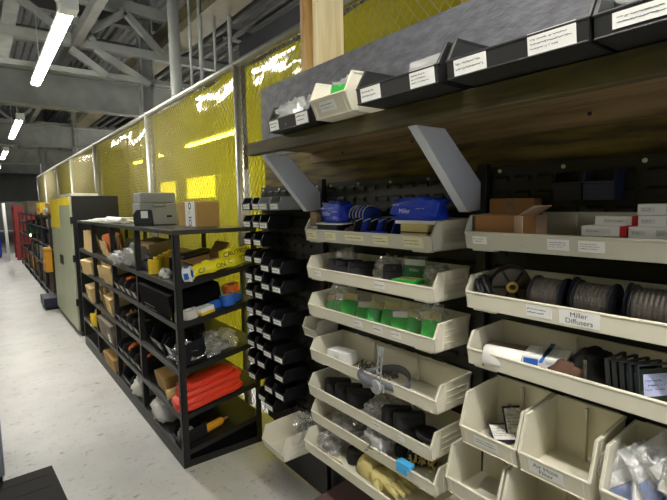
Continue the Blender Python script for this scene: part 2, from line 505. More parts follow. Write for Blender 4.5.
def open_carton(name, label, loc, size, rot=(0, 0, 0), m='card', flap=0.5):
    x, y, z = size; t = 0.004
    root = thing(name, label, 'box', loc, rot)
    mb = MB(); mb.box(-x / 2, x / 2, -y / 2, y / 2, 0, t)
    mb.box(-x / 2, -x / 2 + t, -y / 2, y / 2, 0, z).box(x / 2 - t, x / 2, -y / 2, y / 2, 0, z)
    mb.box(-x / 2, x / 2, -y / 2, -y / 2 + t, 0, z).box(-x / 2, x / 2, y / 2 - t, y / 2, 0, z)
    mb.build('carton_body', m, root)
    for sx in (-1, 1):
        a = flap * (1 if sx < 0 else 1.4)
        MB().box(0, sx * y * .45, -y / 2, y / 2, 0, .003, T(sx * x / 2, 0, z) @ Rm(-sx * a, 'Y')).build('flap', m, root)
    return root
def tape_roll(name, label, loc, r, h, m='bluetape', rot=(0, 0, 0), group=None, core='card', hole=0.55):
    root = thing(name, label, 'tape roll', loc, rot, group)
    MB().lathe([(r * hole, 0), (r, 0), (r, h), (r * hole, h)], 28).build('roll', m, root, bevel=.002)
    MB().lathe([(r * hole - .004, -.0005), (r * hole, -.0005), (r * hole, h + .0005), (r * hole - .004, h + .0005)], 28).build('core', core, root)
    return root
def pad(name, label, loc, w, h, t, rot, m='pouch', group=None, cat='pouch'):
    """soft flat pouch standing on edge"""
    root = thing(name, label, cat, loc, rot, group)
    mb = MB(); mb.box(-w / 2, w / 2, -t / 2, t / 2, 0, h)
    mb.build('pouch_body', m, root, bevel=t * 0.42, seg=3)
    MB().box(-w / 2 + .004, w / 2 - .004, -t / 2 - .002, t / 2 + .001, h * .62, h + .002).build('flap', m, root, bevel=t * .3)
    return root
def bag(name, label, loc, sx, sy, sz, seed=1, m='film', cat='bag', group=None, amp=.5, rot=(0, 0, 0), inner=None):
    root = thing(name, label, cat, loc, rot, group)
    mb = MB().blob((0, 0, sz * .8), sx, sy, sz, seed, amp * 1.2, 3.4, 26, 0.8, 0.8)
    if m == 'film': mb.sm = [False] * len(mb.sm)
    mb.build('bag_film', 'bagfilm' if m == 'film' else m, root)
    if inner: MB().blob((0, 0, sz * .6), sx * .7, sy * .7, sz * .6, seed + 3, .3, 2, 14, .8, .6).build('contents', inner, root)
    return root
def packet(name, label, loc, rot, w=.075, h=.10, t=.016, seed=1, body='film', card='green', head='paper', group=None, cat='packet', text=None, cardh=.62):
    """clear hang-sell packet: film pouch, printed card inside, header"""
    root = thing(name, label, cat, loc, rot, group)
    MB().box(-w * .44, w * .44, -.003, .003, h * .02, h * cardh).build('insert_card', card, root, bevel=.002)
    if text:
        wb = MB(); add_text(wb, text, face_mx((0, -.0034, h * .45), (1, 0, 0), (0, 0, 1)), w * .7, h * .12); wb.build('writing', 'wink', root)
    if head: MB().box(-w * .40, w * .40, -.0022, .0022, h * (cardh + .02), h * (cardh + .24)).build('header', head, root)
    MB().pillow(w, h, t, seed).build('film_pouch', body, root)
    return root

# =================================================================== SETTING
struct(MB().box(-7, 7.2, -8, 30, -.15, 0).build('floor', 'floor'))
mb = MB()
prof = []
n = 84
for i in range(n):
    x = -7 + i * 14.2 / n; w = 14.2 / n
    prof += [(x, 6.0), (x + w * .35, 6.0), (x + w * .5, 6.07), (x + w * .85, 6.07)]
prof += [(7.2, 6.0), (7.2, 6.2), (-7, 6.2)]
mb.prism(prof, -8, 30)
struct(mb.build('ceiling', 'deck'))
struct(MB().box(-7.1, -7, -8, 30, 0, 6).build('wall_left', 'wall'))
struct(MB().box(7.1, 7.2, -8, 30, 0, 6).build('wall_right', 'darkwall'))
mb = MB(); mb.box(-7, 7.2, 29.8, 30, 0, 6)
struct(mb.build('wall_far', 'wall'))

def steel(name, *bars, m='steel'):
    mb = MB()
    for b in bars: mb.bar(*b)
    return struct(mb.build(name, m))
def ibeam(mb, p0, p1, w, h, t=.02):
    p0, p1 = Vector(p0), Vector(p1); up = Vector((0, 0, 1))
    mb.bar(p0, p1, t, h)
    mb.bar(p0 + up * (h / 2), p1 + up * (h / 2), w, t * 1.3); mb.bar(p0 - up * (h / 2), p1 - up * (h / 2), w, t * 1.3)
# main cross beams
for i, (y, z) in enumerate(((8.6, 3.55), (14.4, 3.6), (20.2, 3.6), (25.6, 3.6))):
    mb = MB(); ibeam(mb, (-7, y, z), (6.9, y, z), .24, .52)
    struct(mb.build('trim_%d' % (i + 1), 'steel'))
# truss ahead of the first beam
mb = MB()
y = 7.5
for a, b, w in (((-2, 4.75), (6, 4.52), .16), ((-2, 4.02), (6, 4.0), .12), ((-1, 3.62), (3.2, 3.62), .07)):
    mb.bar((a[0], y, a[1]), (b[0], y, b[1]), w, w)
for a, b in (((1.16, 3.9), (1.6, 3.6)), ((1.47, 3.95), (2.2, 3.56)), ((.3, 4.65), (1.2, 4.02)), ((1.2, 4.02), (1.9, 4.55)), ((1.9, 4.55), (2.4, 4.05)), ((2.5, 4.05), (3.4, 4.5)), ((-.6, 4.0), (.3, 4.65)), ((1.0, 4.6), (1.45, 4.05))):
    mb.bar((a[0], y - .05, a[1]), (b[0], y - .05, b[1]), .09, .09)
struct(mb.build('trim_5', 'steel'))
# members running along the aisle
mb = MB(); ibeam(mb, (.62, -6, 4.9), (.55, 29, 4.9), .2, .36); struct(mb.build('trim_6', 'steel'))
mb = MB(); mb.bar((1.22, -6, 4.0), (1.22, 29, 4.0), .1, .14); struct(mb.build('trim_7', 'steeld'))
mb = MB(); ibeam(mb, (2.62, -6, 4.32), (2.62, 29, 4.32), .36, .3); struct(mb.build('trim_8', 'olive'))
for i, (x, z, r) in enumerate(((3.1, 4.35, .05), (3.3, 4.3, .03), (3.42, 4.38, .04), (3.6, 4.33, .035))):
    struct(MB().tube([(x, -6, z), (x, 29, z)], r, 10).build('trim_%d' % (9 + i), 'steeld'))
for i, y in enumerate((2.0, 4.6, 10.0, 12.0)):
    struct(MB().bar((-6.9, y, 5.4), (7, y, 5.4), .18, .3).build('trim_%d' % (13 + i), 'steeld'))
for i, y in enumerate((17, 23)):
    mb = MB()
    mb.bar((-6.9, y, 4.3), (6.9, y, 4.3), .14, .14)
    for k in range(12): mb.bar((-6 + k, y, 4.3 if k % 2 else 5.2), (-5 + k, y, 5.2 if k % 2 else 4.3), .08, .08)
    struct(mb.build('trim_%d' % (17 + i), 'steel'))
# columns beyond the fence
for i, (x, y) in enumerate(((1.93, 5.5), (2.2, 14.4))):
    mb = MB(); mb.tube([(x, y, 0), (x, y, 5.9)], .064, 20)
    mb.box(x - .16, x + .16, y - .16, y + .16, 0, .02)
    mb.box(x - .13, x + .13, y - .13, y + .13, 2.82, 2.86)
    struct(mb.build('column', 'steel'))
for x, y in ((2.2, 7.6), (2.0, 20.2), (-.5, 24)):
    mb = MB(); ibeam(mb, (x, y, 0.01), (x, y + .001, 5.9), .2, .2) if False else mb.box(x - .1, x + .1, y - .012, y + .012, 0, 5.9)
    mb.box(x - .1, x - .08, y - .1, y + .1, 0, 5.9); mb.box(x + .08, x + .1, y - .1, y + .1, 0, 5.9)
    struct(mb.build('column', 'steel'))
# vertical conduits beyond the fence
mb = MB()
for k, (x, y) in enumerate(((2.35, 6.1), (2.45, 6.0), (2.6, 5.9), (2.75, 5.75))):
    mb.tube([(x, y, 2.75), (x, y, 5.5)], .03 if k % 2 else .02, 8)
struct(mb.build('trim_19', 'steel'))
# dark enclosure and pale partition beyond the fence
struct(MB().box(3.25, 6.9, 1.0, 6.5, 2.6, 4.1).build('wall_enclosure', 'darkwall'))
struct(MB().box(5.4, 5.5, -6, 20, 0, 2.6).build('wall_partition', 'wall'))

struct(MB().box(5.385, 5.398, 12.6, 19, 1.95, 2.58).build('glow_panel_1', emit('added_glow', (1, .95, .75, 1), 2.0)))  # added glowing panel, makes the bright patch through the curtain
# =================================================================== FENCE AND CURTAINS
FX = 1.72
fence = thing('chain_link_fence', 'galvanised chain link fence on round posts behind the shelves', 'fence', (FX, 0, 0))
FY0, FY1, FZ = -1.6, 19.6, 2.83
posts = (-1.4, 1.05, 3.5, 6.0, 9.3, 12.0, 14.3, 17.2, 19.5)
for y in posts:
    MB().tube([(0, y, 0), (0, y, FZ + .03)], .033, 14).build('post', 'galv', fence)
MB().tube([(0, FY0, FZ), (0, FY1, FZ)], .03, 12).build('top_rail', 'galv', fence)
mb = MB()
H = FZ - .03; step = .062; th = .0046
def wirebar(mb, y0, z0, y1, z1, x):
    d = Vector((0, y1 - y0, z1 - z0)); n = Vector((0, -d.z, d.y)).normalized() * th / 2
    a, b = Vector((x, y0, z0)), Vector((x, y1, z1)); q = Vector((th / 2, 0, 0))
    mb.add([a - q, a + n, a + q, a - n, b - q, b + n, b + q, b - n], [(0, 1, 5, 4), (1, 2, 6, 5), (2, 3, 7, 6), (3, 0, 4, 7)])
k = 0
slope = 1.25
y = FY0 - H / slope
while y < FY1:
    # rising wire starting at (y, 0)
    ya, za = (y, 0.0) if y >= FY0 else (FY0, (FY0 - y) * slope)
    yb = y + H / slope; zb = H
    if yb > FY1: yb, zb = FY1, (FY1 - y) * slope
    if yb > ya:
        wirebar(mb, ya, za + .02, yb, zb, -.002)
        wirebar(mb, ya, H - za, yb, H - zb + .02, .002)
    y += step
mb.build('wire_mesh', 'wire', fence)

segs = [(-1.3, 1.0), (1.1, 3.45), (3.55, 5.95), (6.05, 9.25), (9.35, 11.95), (12.05, 14.25), (14.35, 17.15)]
names = ['yellow translucent vinyl curtain at the right end, above the grey board',
         'yellow translucent vinyl curtain just behind the two pine studs',
         'yellow translucent vinyl curtain behind the cardboard box and grey case',
         'yellow translucent vinyl curtain right behind the black side of the pale green cabinet',
         'yellow translucent vinyl curtain second beyond the pale green cabinet',
         'yellow translucent vinyl curtain third beyond the pale green cabinet',
         'yellow translucent vinyl curtain farthest down the fence']
for i, (a, b) in enumerate(segs):
    mb = MB(); ny, nz = 40, 30; vs = []; fs = []
    for r in range(2):
        for p in range(ny + 1):
            for q in range(nz + 1):
                y = a + (b - a) * p / ny; z = .06 + (2.825 - .06) * q / nz
                top = max(0, (z - 2.0) / .74)
                dx = .010 * noise.noise(Vector((y * 1.1, z * 0.6, i * 3.1))) + .007 * top * noise.noise(Vector((y * 3.0, z * 4.0, 7 + i)))
                zz = z - (.03 * top ** 3 * (0.5 + noise.noise(Vector((y * 2.2, 3.3, i)))))
                vs.append((dx + r * .0015, y, zz))
    o = (ny + 1) * (nz + 1)
    for r in range(1):
        for p in range(ny):
            for q in range(nz):
                w = p * (nz + 1) + q
                f = (w, w + 1, w + nz + 2, w + nz + 1)
                fs.append(f)
    mb.add(vs[:o], fs, True)
    c = mb.build('vinyl_curtain', 'curtain', None, (FX + .055, 0, 0))
    tag(c, names[i], 'curtain', 'yellow vinyl curtains on the fence')

mb = MB(); vs = []; fs = []
for p in range(101):
    for q in range(9):
        vs.append((.05 * math.sin(p * .9) , -6 + p * .14, .1 + q * .4))
for p in range(100):
    for q in range(8): fs.append((p * 9 + q, p * 9 + 9 + q, p * 9 + 10 + q, p * 9 + 1 + q))
mb.add(vs, fs, True)
tag(mb.build('vinyl_curtain', 'curtain', None, (-3.2, 0, 0)), 'added pleated yellow vinyl curtain on the unseen opposite side of the aisle', 'curtain')  # unseen curtain, added because the bins show a yellow bounce
# =================================================================== LIGHT FITTINGS
def fitting(label, x, y0, y1, z, group='fluorescent light fittings'):
    L = y1 - y0
    root = thing('fluorescent_light', label, 'light', (x, y0, z), group=group)
    mb = MB(); mb.prism([(-.022, .015), (-.035, .05), (-.035, .10), (.035, .10), (.035, .05), (.022, .015)], 0, L)
    mb.build('reflector', 'white', root)
    for e, yy, hw in (('end_cap', -.1, .064), ('end_cap', L - .01, .04)):
        MB().box(-hw, hw, yy, yy + (.15 if hw > .05 else .03), -.01, .10).build(e, 'white', root, bevel=.006)
    for s in (-.034, .034):
        MB().tube([(s, .05, .015), (s, L - .03, .015)], .0165, 10).build('tube', 'tube', root)
    for yy in (L * .2, L * .8):
        MB().tube([(0, yy, .10), (0, yy, .72)], .006, 6).build('hanger_rod', 'galv', root)
    return root
fitting('nearest lit twin tube fluorescent fitting seen hanging over the aisle', .68, 4.36, 7.1, 3.27)
fitting('lit twin tube fluorescent fitting over the aisle, second in the row', .68, 9.94, 12.7, 3.27)
fitting('lit twin tube fluorescent fitting over the aisle, third in the row', .68, 15.4, 18.1, 3.27)
fitting('lit twin tube fluorescent fitting over the aisle, farthest and smallest in the row', .68, 20.8, 23.5, 3.27)
fitting('lit twin tube fluorescent fitting overhead by the bin racks', .4, -1.6, 1.1, 3.05)
fitting('added unseen twin tube fluorescent fitting behind the viewpoint, brightening the bin racks', .1, -3.6, -1.9, 2.9)  # extra unseen fitting, added to brighten the bin racks
fitting('added twin tube fluorescent fitting out of view to the left, lighting the shelf fronts', -2.2, 4.4, 7.1, 3.4)  # out-of-view fitting added to light the shelf fronts
fitting('lit twin tube fluorescent fitting behind the yellow curtains', 3.6, 7.0, 9.8, 2.95)
fitting('lit twin tube fluorescent fitting behind the curtains, near the bin racks', 3.0, 2.2, 5.0, 2.45)
fitting('lit twin tube fluorescent fitting behind the curtains, far down the fence', 3.8, 12.0, 14.8, 3.0)

# =================================================================== WALL SHELF AND BIN RACK
SX, SY1, SY0 = 1.05, 2.05, -.25
ws = thing('wall_shelf', 'aged timber wall shelf on white diagonal braces above the bin racks', 'shelf', (0, 0, 0))
MB().box(SX, SX + .04, SY0, SY1, 1.938, 1.998).build('front_board', 'wood', ws, bevel=.003)
MB().box(SX + .04, 1.455, SY0, SY1 - .01, 1.972, 1.994).build('shelf_board', 'ledger', ws)
MB().box(1.40, 1.44, SY0, SY1 - .03, 1.915, 1.972).build('ledger', 'ledger', ws)
for y in (.35, .62, 1.3, 1.75): MB().tube([(1.401, y, 1.945), (1.398, y, 1.945)], .006, 8).build('screw_head', 'shelf', ws)
for y, x0, x1 in ((1.0, 1.075, 1.44), (1.965, 1.085, 1.43)):
    # sloping board under the shelf; its wide face looks along the aisle
    top0, top1 = (x0, 1.937), (x0 + .135, 1.937)
    bot0, bot1 = (x1 - .105, 1.665), (x1 + .0, 1.675)
    MB().prism([top0, top1, (x1 + .005, 1.735), bot1, bot0], y - .019, y + .019).build('brace', 'bracket', ws, bevel=.002)

rack = thing('backer_board', 'grey painted strand board standing upright behind the wall shelf', 'board', (1.46, 0, 0))
mb = MB(); mb.box(0, .018, SY0, 2.64, 1.998, 2.425)
mb.build('upper_board', 'osb', rack)
MB().box(.003, .018, SY0, 2.62, 1.15, 1.995).build('lower_board', 'ply', rack)
MB().box(.0, .018, SY0, 2.60, .02, 1.148).build('base_sheet', 'lockerblk', rack)
# pine studs showing above the board
st = thing('pine_stud', 'pale pine stud with dark edge rising above the grey board, left one of two', 'stud', (1.5, 2.22, 0), group='pine studs')
MB().box(0, .09, -.019, .019, 0, 4.6).build('stud_board', 'pined', st, bevel=.002)
st2 = thing('pine_stud', 'broad pale pine stud rising above the grey board, right one of two', 'stud', (1.5, 2.10, 0), group='pine studs')
MB().box(0, .185, -.019, .019, 0, 4.6).build('stud_board', 'pine', st2, bevel=.002)

def louver_panel(label, y0, y1, z0, z1, x=1.435, rows=None):
    root = thing('louvered_panel', label, 'panel', (x, 0, 0), group='louvered steel rack panels')
    mb = MB(); mb.box(0, .0215, y0, y1, z0, z1)
    z = z0 + .05
    while z < z1 - .03:
        n = max(1, int((y1 - y0) / .075)); w = (y1 - y0) / n
        for k in range(n):
            a = y0 + k * w + w * .18; b = a + w * .64
            mb.prism([(-.0085, z), (-.0085, z - .014), (-.0065, z - .014), (0, z + .004), (0, z + .009)], a, b)
        z += .051
    mb.build('louvered_sheet', 'louver', root)
    k = int((y1 - y0) / .26) + 1
    for i in range(k + 1):
        y = y0 + .03 + (y1 - y0 - .06) * i / k
        MB().blob((-.002, y, z1 - .016), .005, .007, .007, 0, 0, 1, 10).build('rivet', 'rivet', root)
    return root
louver_panel('grey louvered steel panel behind the left column of beige trays', 1.0, 1.92, .35, 1.81)
louver_panel('grey louvered steel panel behind the right column of beige trays', -.2, .955, .35, 1.82)
louver_panel('grey louvered steel panel holding the small black bins', 1.98, 2.63, .3, 1.81)
for y, lb in ((.978, 'black steel rack upright between the two columns of beige trays'), (1.95, 'black steel rack upright between the beige trays and small black bins'), (-.2, 'black steel rack upright at the near end of the bin racks')):
    u = thing('rack_upright', lb, 'upright', (1.405, y, 0), group='black rack uprights')
    MB().box(0, .03, -.02, .02, 0, 1.83).build('upright_post', 'shelf', u, bevel=.002)
    MB().box(-.14, .06, -.03, .03, 0, .02).build('foot_plate', 'shelf', u, bevel=.002)

# ---- beige trays, left column.  dims: W, D, H, lip, recess, slope
TD = (.775, .212, .112, .052, .009, .028)
LY = 1.432
def tray(label, y, z, labels, x=1.22, m='beige', dims=TD):
    return make_bin('storage_tray', label, 'tray', (x, y, z), dims, m, 'tray', labels, 'wide beige storage trays')
c4 = 'cream'
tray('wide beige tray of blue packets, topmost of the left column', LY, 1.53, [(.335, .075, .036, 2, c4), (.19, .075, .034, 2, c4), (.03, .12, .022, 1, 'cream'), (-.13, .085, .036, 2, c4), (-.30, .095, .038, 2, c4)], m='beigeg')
tray('wide beige tray of black pouches and a white bag, second in the left column', LY - .008, 1.352, [(.30, .045, .026, 1), (-.115, .055, .028, 1)])
tray('wide beige tray full of bright green packets, third in the left column', LY - .012, 1.172, [(.02, .05, .026, 1), (-.10, .05, .026, 1), (-.20, .05, .026, 1)])
tray('wide beige tray with small white box and grey headgear, fourth in the left column', LY - .022, .952, [])
tray('wide beige tray of black pouches and discs, fifth in the left column', LY, .768, [(-.10, .05, .024, 1), (-.24, .035, .022, 1)])
tray('wide beige tray with light blue plastic piece, sixth in the left column', LY - .018, .640, [])
tray('wide beige tray holding a tan glove, lowest of the left column', LY - .035, .515, [], x=1.165)
# ---- right column
RY = .52
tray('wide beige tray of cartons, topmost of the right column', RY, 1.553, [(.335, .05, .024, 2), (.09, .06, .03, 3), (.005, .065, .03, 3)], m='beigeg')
tray('wide beige tray of wire spools, second in the right column', RY - .006, 1.362, [(.145, .075, .034, 2), (.035, .105, .042, 'Miller\nDiffusers')])
tray('wide beige tray of parts boxes and lens plates, third in the right column', RY - .014, 1.178, [])
# ---- beige bins below the right trays
BD = (.2, .226, .18, .062, .018, .036)
make_bin('storage_bin', 'beige bin with blue and white leaflets, directly below the right column trays', 'bin', (1.205, .808, .905), BD, 'beige', 'bin', [(.005, .085, .032, 2)], 'square beige storage bins')
make_bin('storage_bin', 'empty beige bin with a handwritten label on its front', 'bin', (1.203, .598, .905), BD, 'beige', 'bin', [(.02, .1, .042, 'Air Hose\nFilter')], 'square beige storage bins')
make_bin('storage_bin', 'beige bin overflowing with clear and blue packets at the right edge', 'bin', (1.20, .372, .905), BD, 'beige', 'bin', [], 'square beige storage bins')
make_bin('storage_bin', 'beige bin in the lowest visible row, left one', 'bin', (1.205, .865, .70), BD, 'beige', 'bin', [], 'square beige storage bins')
make_bin('storage_bin', 'beige bin in the lowest visible row, beside the left one', 'bin', (1.205, .652, .70), BD, 'beige', 'bin', [], 'square beige storage bins')
make_bin('storage_bin', 'beige bin low down below the overflowing bin', 'bin', (1.205, .44, .70), BD, 'beige', 'bin', [], 'square beige storage bins')
SD = (.215, .262, .135, .05, .016, .026)
make_bin('storage_bin', 'single beige bin hung low beside the small black bins', 'bin', (1.152, 2.085, .36), SD, 'beige', 'bin', [], 'square beige storage bins')
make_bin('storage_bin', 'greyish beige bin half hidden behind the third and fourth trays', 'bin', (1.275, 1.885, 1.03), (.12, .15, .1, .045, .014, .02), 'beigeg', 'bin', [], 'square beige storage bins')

# ---- bins on the wall shelf
KD = (.315, .3, .115, .046, .007, .036)
make_bin('storage_bin', 'wide black bin with two labels, middle of the wall shelf', 'bin', (.938, .945, 2.0), KD, 'dkgrey', 'bin', [(.095, .085, .042, 2), (-.105, .085, .046, 3)], 'black bins on the wall shelf')
make_bin('storage_bin', 'wide black bin with two labels, between two other wide black bins', 'bin', (.938, .592, 2.0), (.335, .3, .115, .044, .007, .036), 'dkgrey', 'bin', [(.1, .09, .04, 2), (-.095, .1, .045, 3)], 'black bins on the wall shelf')
make_bin('storage_bin', 'wide black bin with one rounded cream label, at the right end of the wall shelf', 'bin', (.942, .262, 2.0), (.31, .3, .115, .044, .007, .036), 'dkgrey', 'bin', [(.06, .125, .028, 2)], 'black bins on the wall shelf')
make_bin('storage_bin', 'small black bin with a plastic bag, at the left end of the wall shelf', 'bin', (.985, 1.578, 2.0), (.3, .2, .115, .048, .007, .03), 'dkgrey', 'bin', [(.105, .07, .04, 2), (-.1, .08, .046, 2)], 'black bins on the wall shelf')
make_bin('storage_bin', 'beige bin with green packet and bags on the wall shelf', 'bin', (.955, 1.278, 2.0), (.2, .3, .14, .062, .03, .03), 'beige', 'bin', [(.01, .085, .035, 2)])
bag('plastic_bag', 'crumpled milky plastic bag in the small black shelf bin', (1.06, 1.63, 2.015), .065, .10, .055, 4, 'filmy')
bag('plastic_bag', 'smaller milky bag at the right of the small black shelf bin', (1.07, 1.47, 2.015), .05, .045, .055, 9, 'filmy')
packet('green_packet', 'bright green packet standing in the beige shelf bin', (1.0, 1.265, 2.04), (-.2, .1, -PI / 2 + .3), .1, .085, .03, 5, 'film', 'green', None, cardh=.8)
bag('plastic_bag', 'clear crinkled bag behind the green packet in the beige shelf bin', (1.10, 1.29, 2.03), .06, .085, .06, 13, 'filmy')
bag('plastic_bag', 'milky blue bag in the black bin at the right end of the shelf', (1.07, .3, 2.02), .08, .12, .055, 17, 'filmy')
MB().pillow(.16, .06, .004, 3).build('tmp', 'filmy')
bpy.data.objects['tmp'].name = 'paper_sheet'
o = bpy.data.objects['paper_sheet']; o.location = (1.0, .86, 2.035); o.rotation_euler = (0, 0, PI / 2)
tag(o, 'white paper edge sticking up from the middle black shelf bin', 'paper')

# ---- small black bins on the louvered panel
order = ['top', 'second', 'third', 'fourth', 'fifth', 'sixth', 'seventh', 'eighth', 'ninth', 'tenth', 'eleventh', 'twelfth']
PD = (.108, .137, .078, .036, .003, .018)
PDL = (.108, .167, .078, .036, .003, .018)
proto = {}
place = ['far left', 'left of centre', 'right of centre', 'far right']
rows = [(0, 1, 2, 3), (0, 1, 2), (0, 1), (0, 1, 2, 3), (0, 1, 2, 3), (0, 1), (0, 1, 2, 3), (0, 1, 2), (0, 1, 2, 3), (0, 1, 3), (0, 2, 3), (1, 2)]
grey_bin = None
for r, cols in enumerate(rows):
    z = 1.672 - r * .1065
    for c in cols:
        y = 2.565 - c * .125 - (.012 if c > 1 else 0)
        x = 1.292 - (.03 if c > 1 else 0)
        lab = 'small black parts bin with white label, %s row, %s' % (order[r] if r else 'topmost', place[c])
        zz = z - (.03 if c > 1 and r in (3, 4) else 0)
        if r == 0 and c > 1:
            lb = 'small clear grey parts bin in the topmost row, %s' % ('left of the pair' if c == 2 else 'right of the pair')
            make_bin('parts_bin', lb, 'bin', (x, y, z), PDL, 'greycase', 'small', [(0, .075, .026, 1)], 'small parts bins on the louvered panel')
            continue
        k = c > 1
        if k not in proto:
            proto[k] = make_bin('parts_bin', lab, 'bin', (x, y, zz), PDL if k else PD, 'black', 'small', [(0, .08, .028, 1)], 'small parts bins on the louvered panel')
        else:
            dup(proto[k], (x, y, zz), lab)
bag('plastic_bag', 'clear bag of parts hanging in the low beige bin', (1.33, 2.02, .42), .06, .06, .075, 21, 'film', inner='steelpart')

# =================================================================== TRAY CONTENTS, LEFT COLUMN
X0 = 1.22
ZL = {1: 1.536, 2: 1.358, 3: 1.178, 4: .958, 5: .774, 6: .646, 7: .521}
def lean(a=-.25, z=-PI / 2): return (a, 0, z)
def blue_pack(label, loc, w, h, d, rot=(0, 0, 0), seed=1, text='Miller'):
    root = thing('blue_packet', label, 'packet', loc, rot, 'blue packets in the top tray')
    MB().blob((0, 0, h / 2), d / 2, w / 2, h / 2, seed, .34, 3.2, 26, .5, .95).build('packet_body', 'blue', root)
    wb = MB(); add_text(wb, text, face_mx((-d / 2 - .004, w * .12, h * .45), (0, -1, 0), (0, 0, 1)), w * .34, h * .2)
    add_scribble(wb, face_mx((-d / 2 - .006, -w * .25, h * .55), (0, -1, 0), (0, 0, 1)), w * .24, h * .14, 1, seed)
    add_scribble(wb, face_mx((-d / 2 - .006, w * .3, h * .72), (0, -1, 0), (0, 0, 1)), w * .2, h * .14, 1, seed + 4)
    wb.build('writing', 'wink', root)
    return root
blue_pack('bright blue packet with white lettering at the left of the top left tray', (X0 + .085, 1.675, ZL[1] + .08), .17, .09, .085, seed=2)
carton('blue_box', 'dark blue box under the left bright blue packet', 'box', (X0 + .08, 1.69, ZL[1]), (.1, .16, .075), m='navy', labels=[('-x', .02, .025, .05, .02, 2, 'blue', 'wink')])
MB().box(-.06, .05, -.085, .085, 0, .006).build('white_card', 'paper', None, (X0 + .08, 1.665, ZL[1] + .075), (0, -.05, .12))
tag(bpy.data.objects['white_card'], 'white card sheet under the left bright blue packet', 'card')
g = thing('rolled_gloves', 'rolled blue and white striped gloves behind the left blue packet', 'gloves', (X0 + .13, 1.53, ZL[1] + .075))
MB().blob((0, 0, .04), .05, .07, .04, 3, .2, 2, 18, .7).build('cloth', 'bluecloth', g)
mb = MB()
for k in range(5): mb.tube([(-.05 * math.cos(t) - .004, -.04 + k * .022, .04 + .04 * math.sin(t)) for t in [i * PI / 8 - .4 for i in range(9)]], .0025, 6)
mb.build('stripes', 'glove_w', g)
g = thing('fanned_pads', 'fan of black and blue pads with white edges in the top left tray', 'pads', (X0 + .06, 1.40, ZL[1] + .02))
for k in range(6):
    mb = MB(); mb.box(-.004, .004, -.032, .032, 0, .085)
    a = .5 - k * .06
    p = mb.build('pad', 'bluecloth' if k % 2 else 'black', g, (.0 + .008 * k, .09 - k * .036, .004), (.1, -.35, PI / 2 - a), bevel=.003)
    mb = MB(); mb.tube([(-.0055, -.03 + .0075 * i, .07 + .014 * math.sin(PI * i / 8)) for i in range(9)], .002, 6); mb.build('edge_binding', 'glove_w', p)
blue_pack('small blue packet lying at the front of the striped pads', (X0 + .045, 1.375, ZL[1]), .12, .05, .05, seed=6)
MB().blob((0, 0, .035), .04, .05, .036, 5, .3, 2, 16, .9).build('brown_cloth', 'brown', None, (X0 + .07, 1.535, ZL[1]))
tag(bpy.data.objects['brown_cloth'], 'crumpled brown cloth between the blue packets in the top left tray', 'cloth')
c = carton('tan_box', 'tan box with brown stripes under the right blue packet', 'box', (X0 + .085, 1.155, ZL[1]), (.11, .13, .088), m='leather')
mb = MB()
for k in range(4): mb.box(-.0558, .0555, -.0655, .0655, .012 + k * .014, .017 + k * .014)
mb.build('stripes', 'brown', c)
blue_pack('large blue packet with white lettering on the right tan box', (X0 + .09, 1.18, ZL[1] + .096), .23, .085, .095, seed=8)
MB().box(-.05, .05, -.1, .1, 0, .012).build('white_tray_card', 'paper', None, (X0 + .085, 1.15, ZL[1] + .087), (0, 0, .05))
tag(bpy.data.objects['white_tray_card'], 'white card under the large blue packet in the top left tray', 'card')
b = thing('parts_carton', 'small grey parts carton at the left end of the top left tray', 'box', (X0 + .06, 1.785, ZL[1]))
MB().box(-.035, .035, -.025, .025, 0, .13).build('carton_body', 'ledger', b, bevel=.004)
MB().box(-.038, .038, -.028, .028, .05, .062).build('lid', 'beigeg', b)

# L2
grp = 'black pouches in the second tray'
for i, y in enumerate((1.655, 1.585, 1.50, 1.28)):
    pad('lens_pouch', 'black pouch standing in the second left tray, %s' % ['leftmost of the row', 'second from its left end', 'third from its left end', 'beside the green packs'][i], (X0 + .078, y, ZL[2]), .125, .092 if i < 3 else .1, .03, (-.35, 0, -.8), group=grp)
bag('plastic_bag', 'crumpled white plastic bag at the left of the second left tray', (X0 + .13, 1.66, ZL[2] + .055), .035, .045, .045, 31, 'filmy')
bag('plastic_bag', 'clear flat bag at the right end of the second left tray', (X0 + .13, 1.125, ZL[2] + .02), .045, .045, .045, 33, 'film')
bag('plastic_bag', 'clear bag lying between black pouches and green packs in the second left tray', (X0 + .13, 1.36, ZL[2] + .01), .06, .08, .06, 35, 'film')
packet('green_white_packet', 'green packet with white Miller header in the second left tray', (X0 + .11, 1.225, ZL[2] + .035), (-.15, 0, -PI / 2 + .45), .1, .1, .014, 4, 'film', 'greend', 'paper', text='Miller')
for i, (y, z) in enumerate(((1.19, .002), (1.13, .014), (1.21, .026))):
    carton('green_pack', 'flat green pack with tan top in the second left tray, %s' % ['bottom left', 'right', 'top left'][i], 'packet', (X0 + .07, y, ZL[2] + z * 1.4), (.09, .11, .016), (0, 0, .1 * i), 'green', 'green packs in the second tray', labels=[('+z', 0, 0, .08, .06, 2, 'leather')])
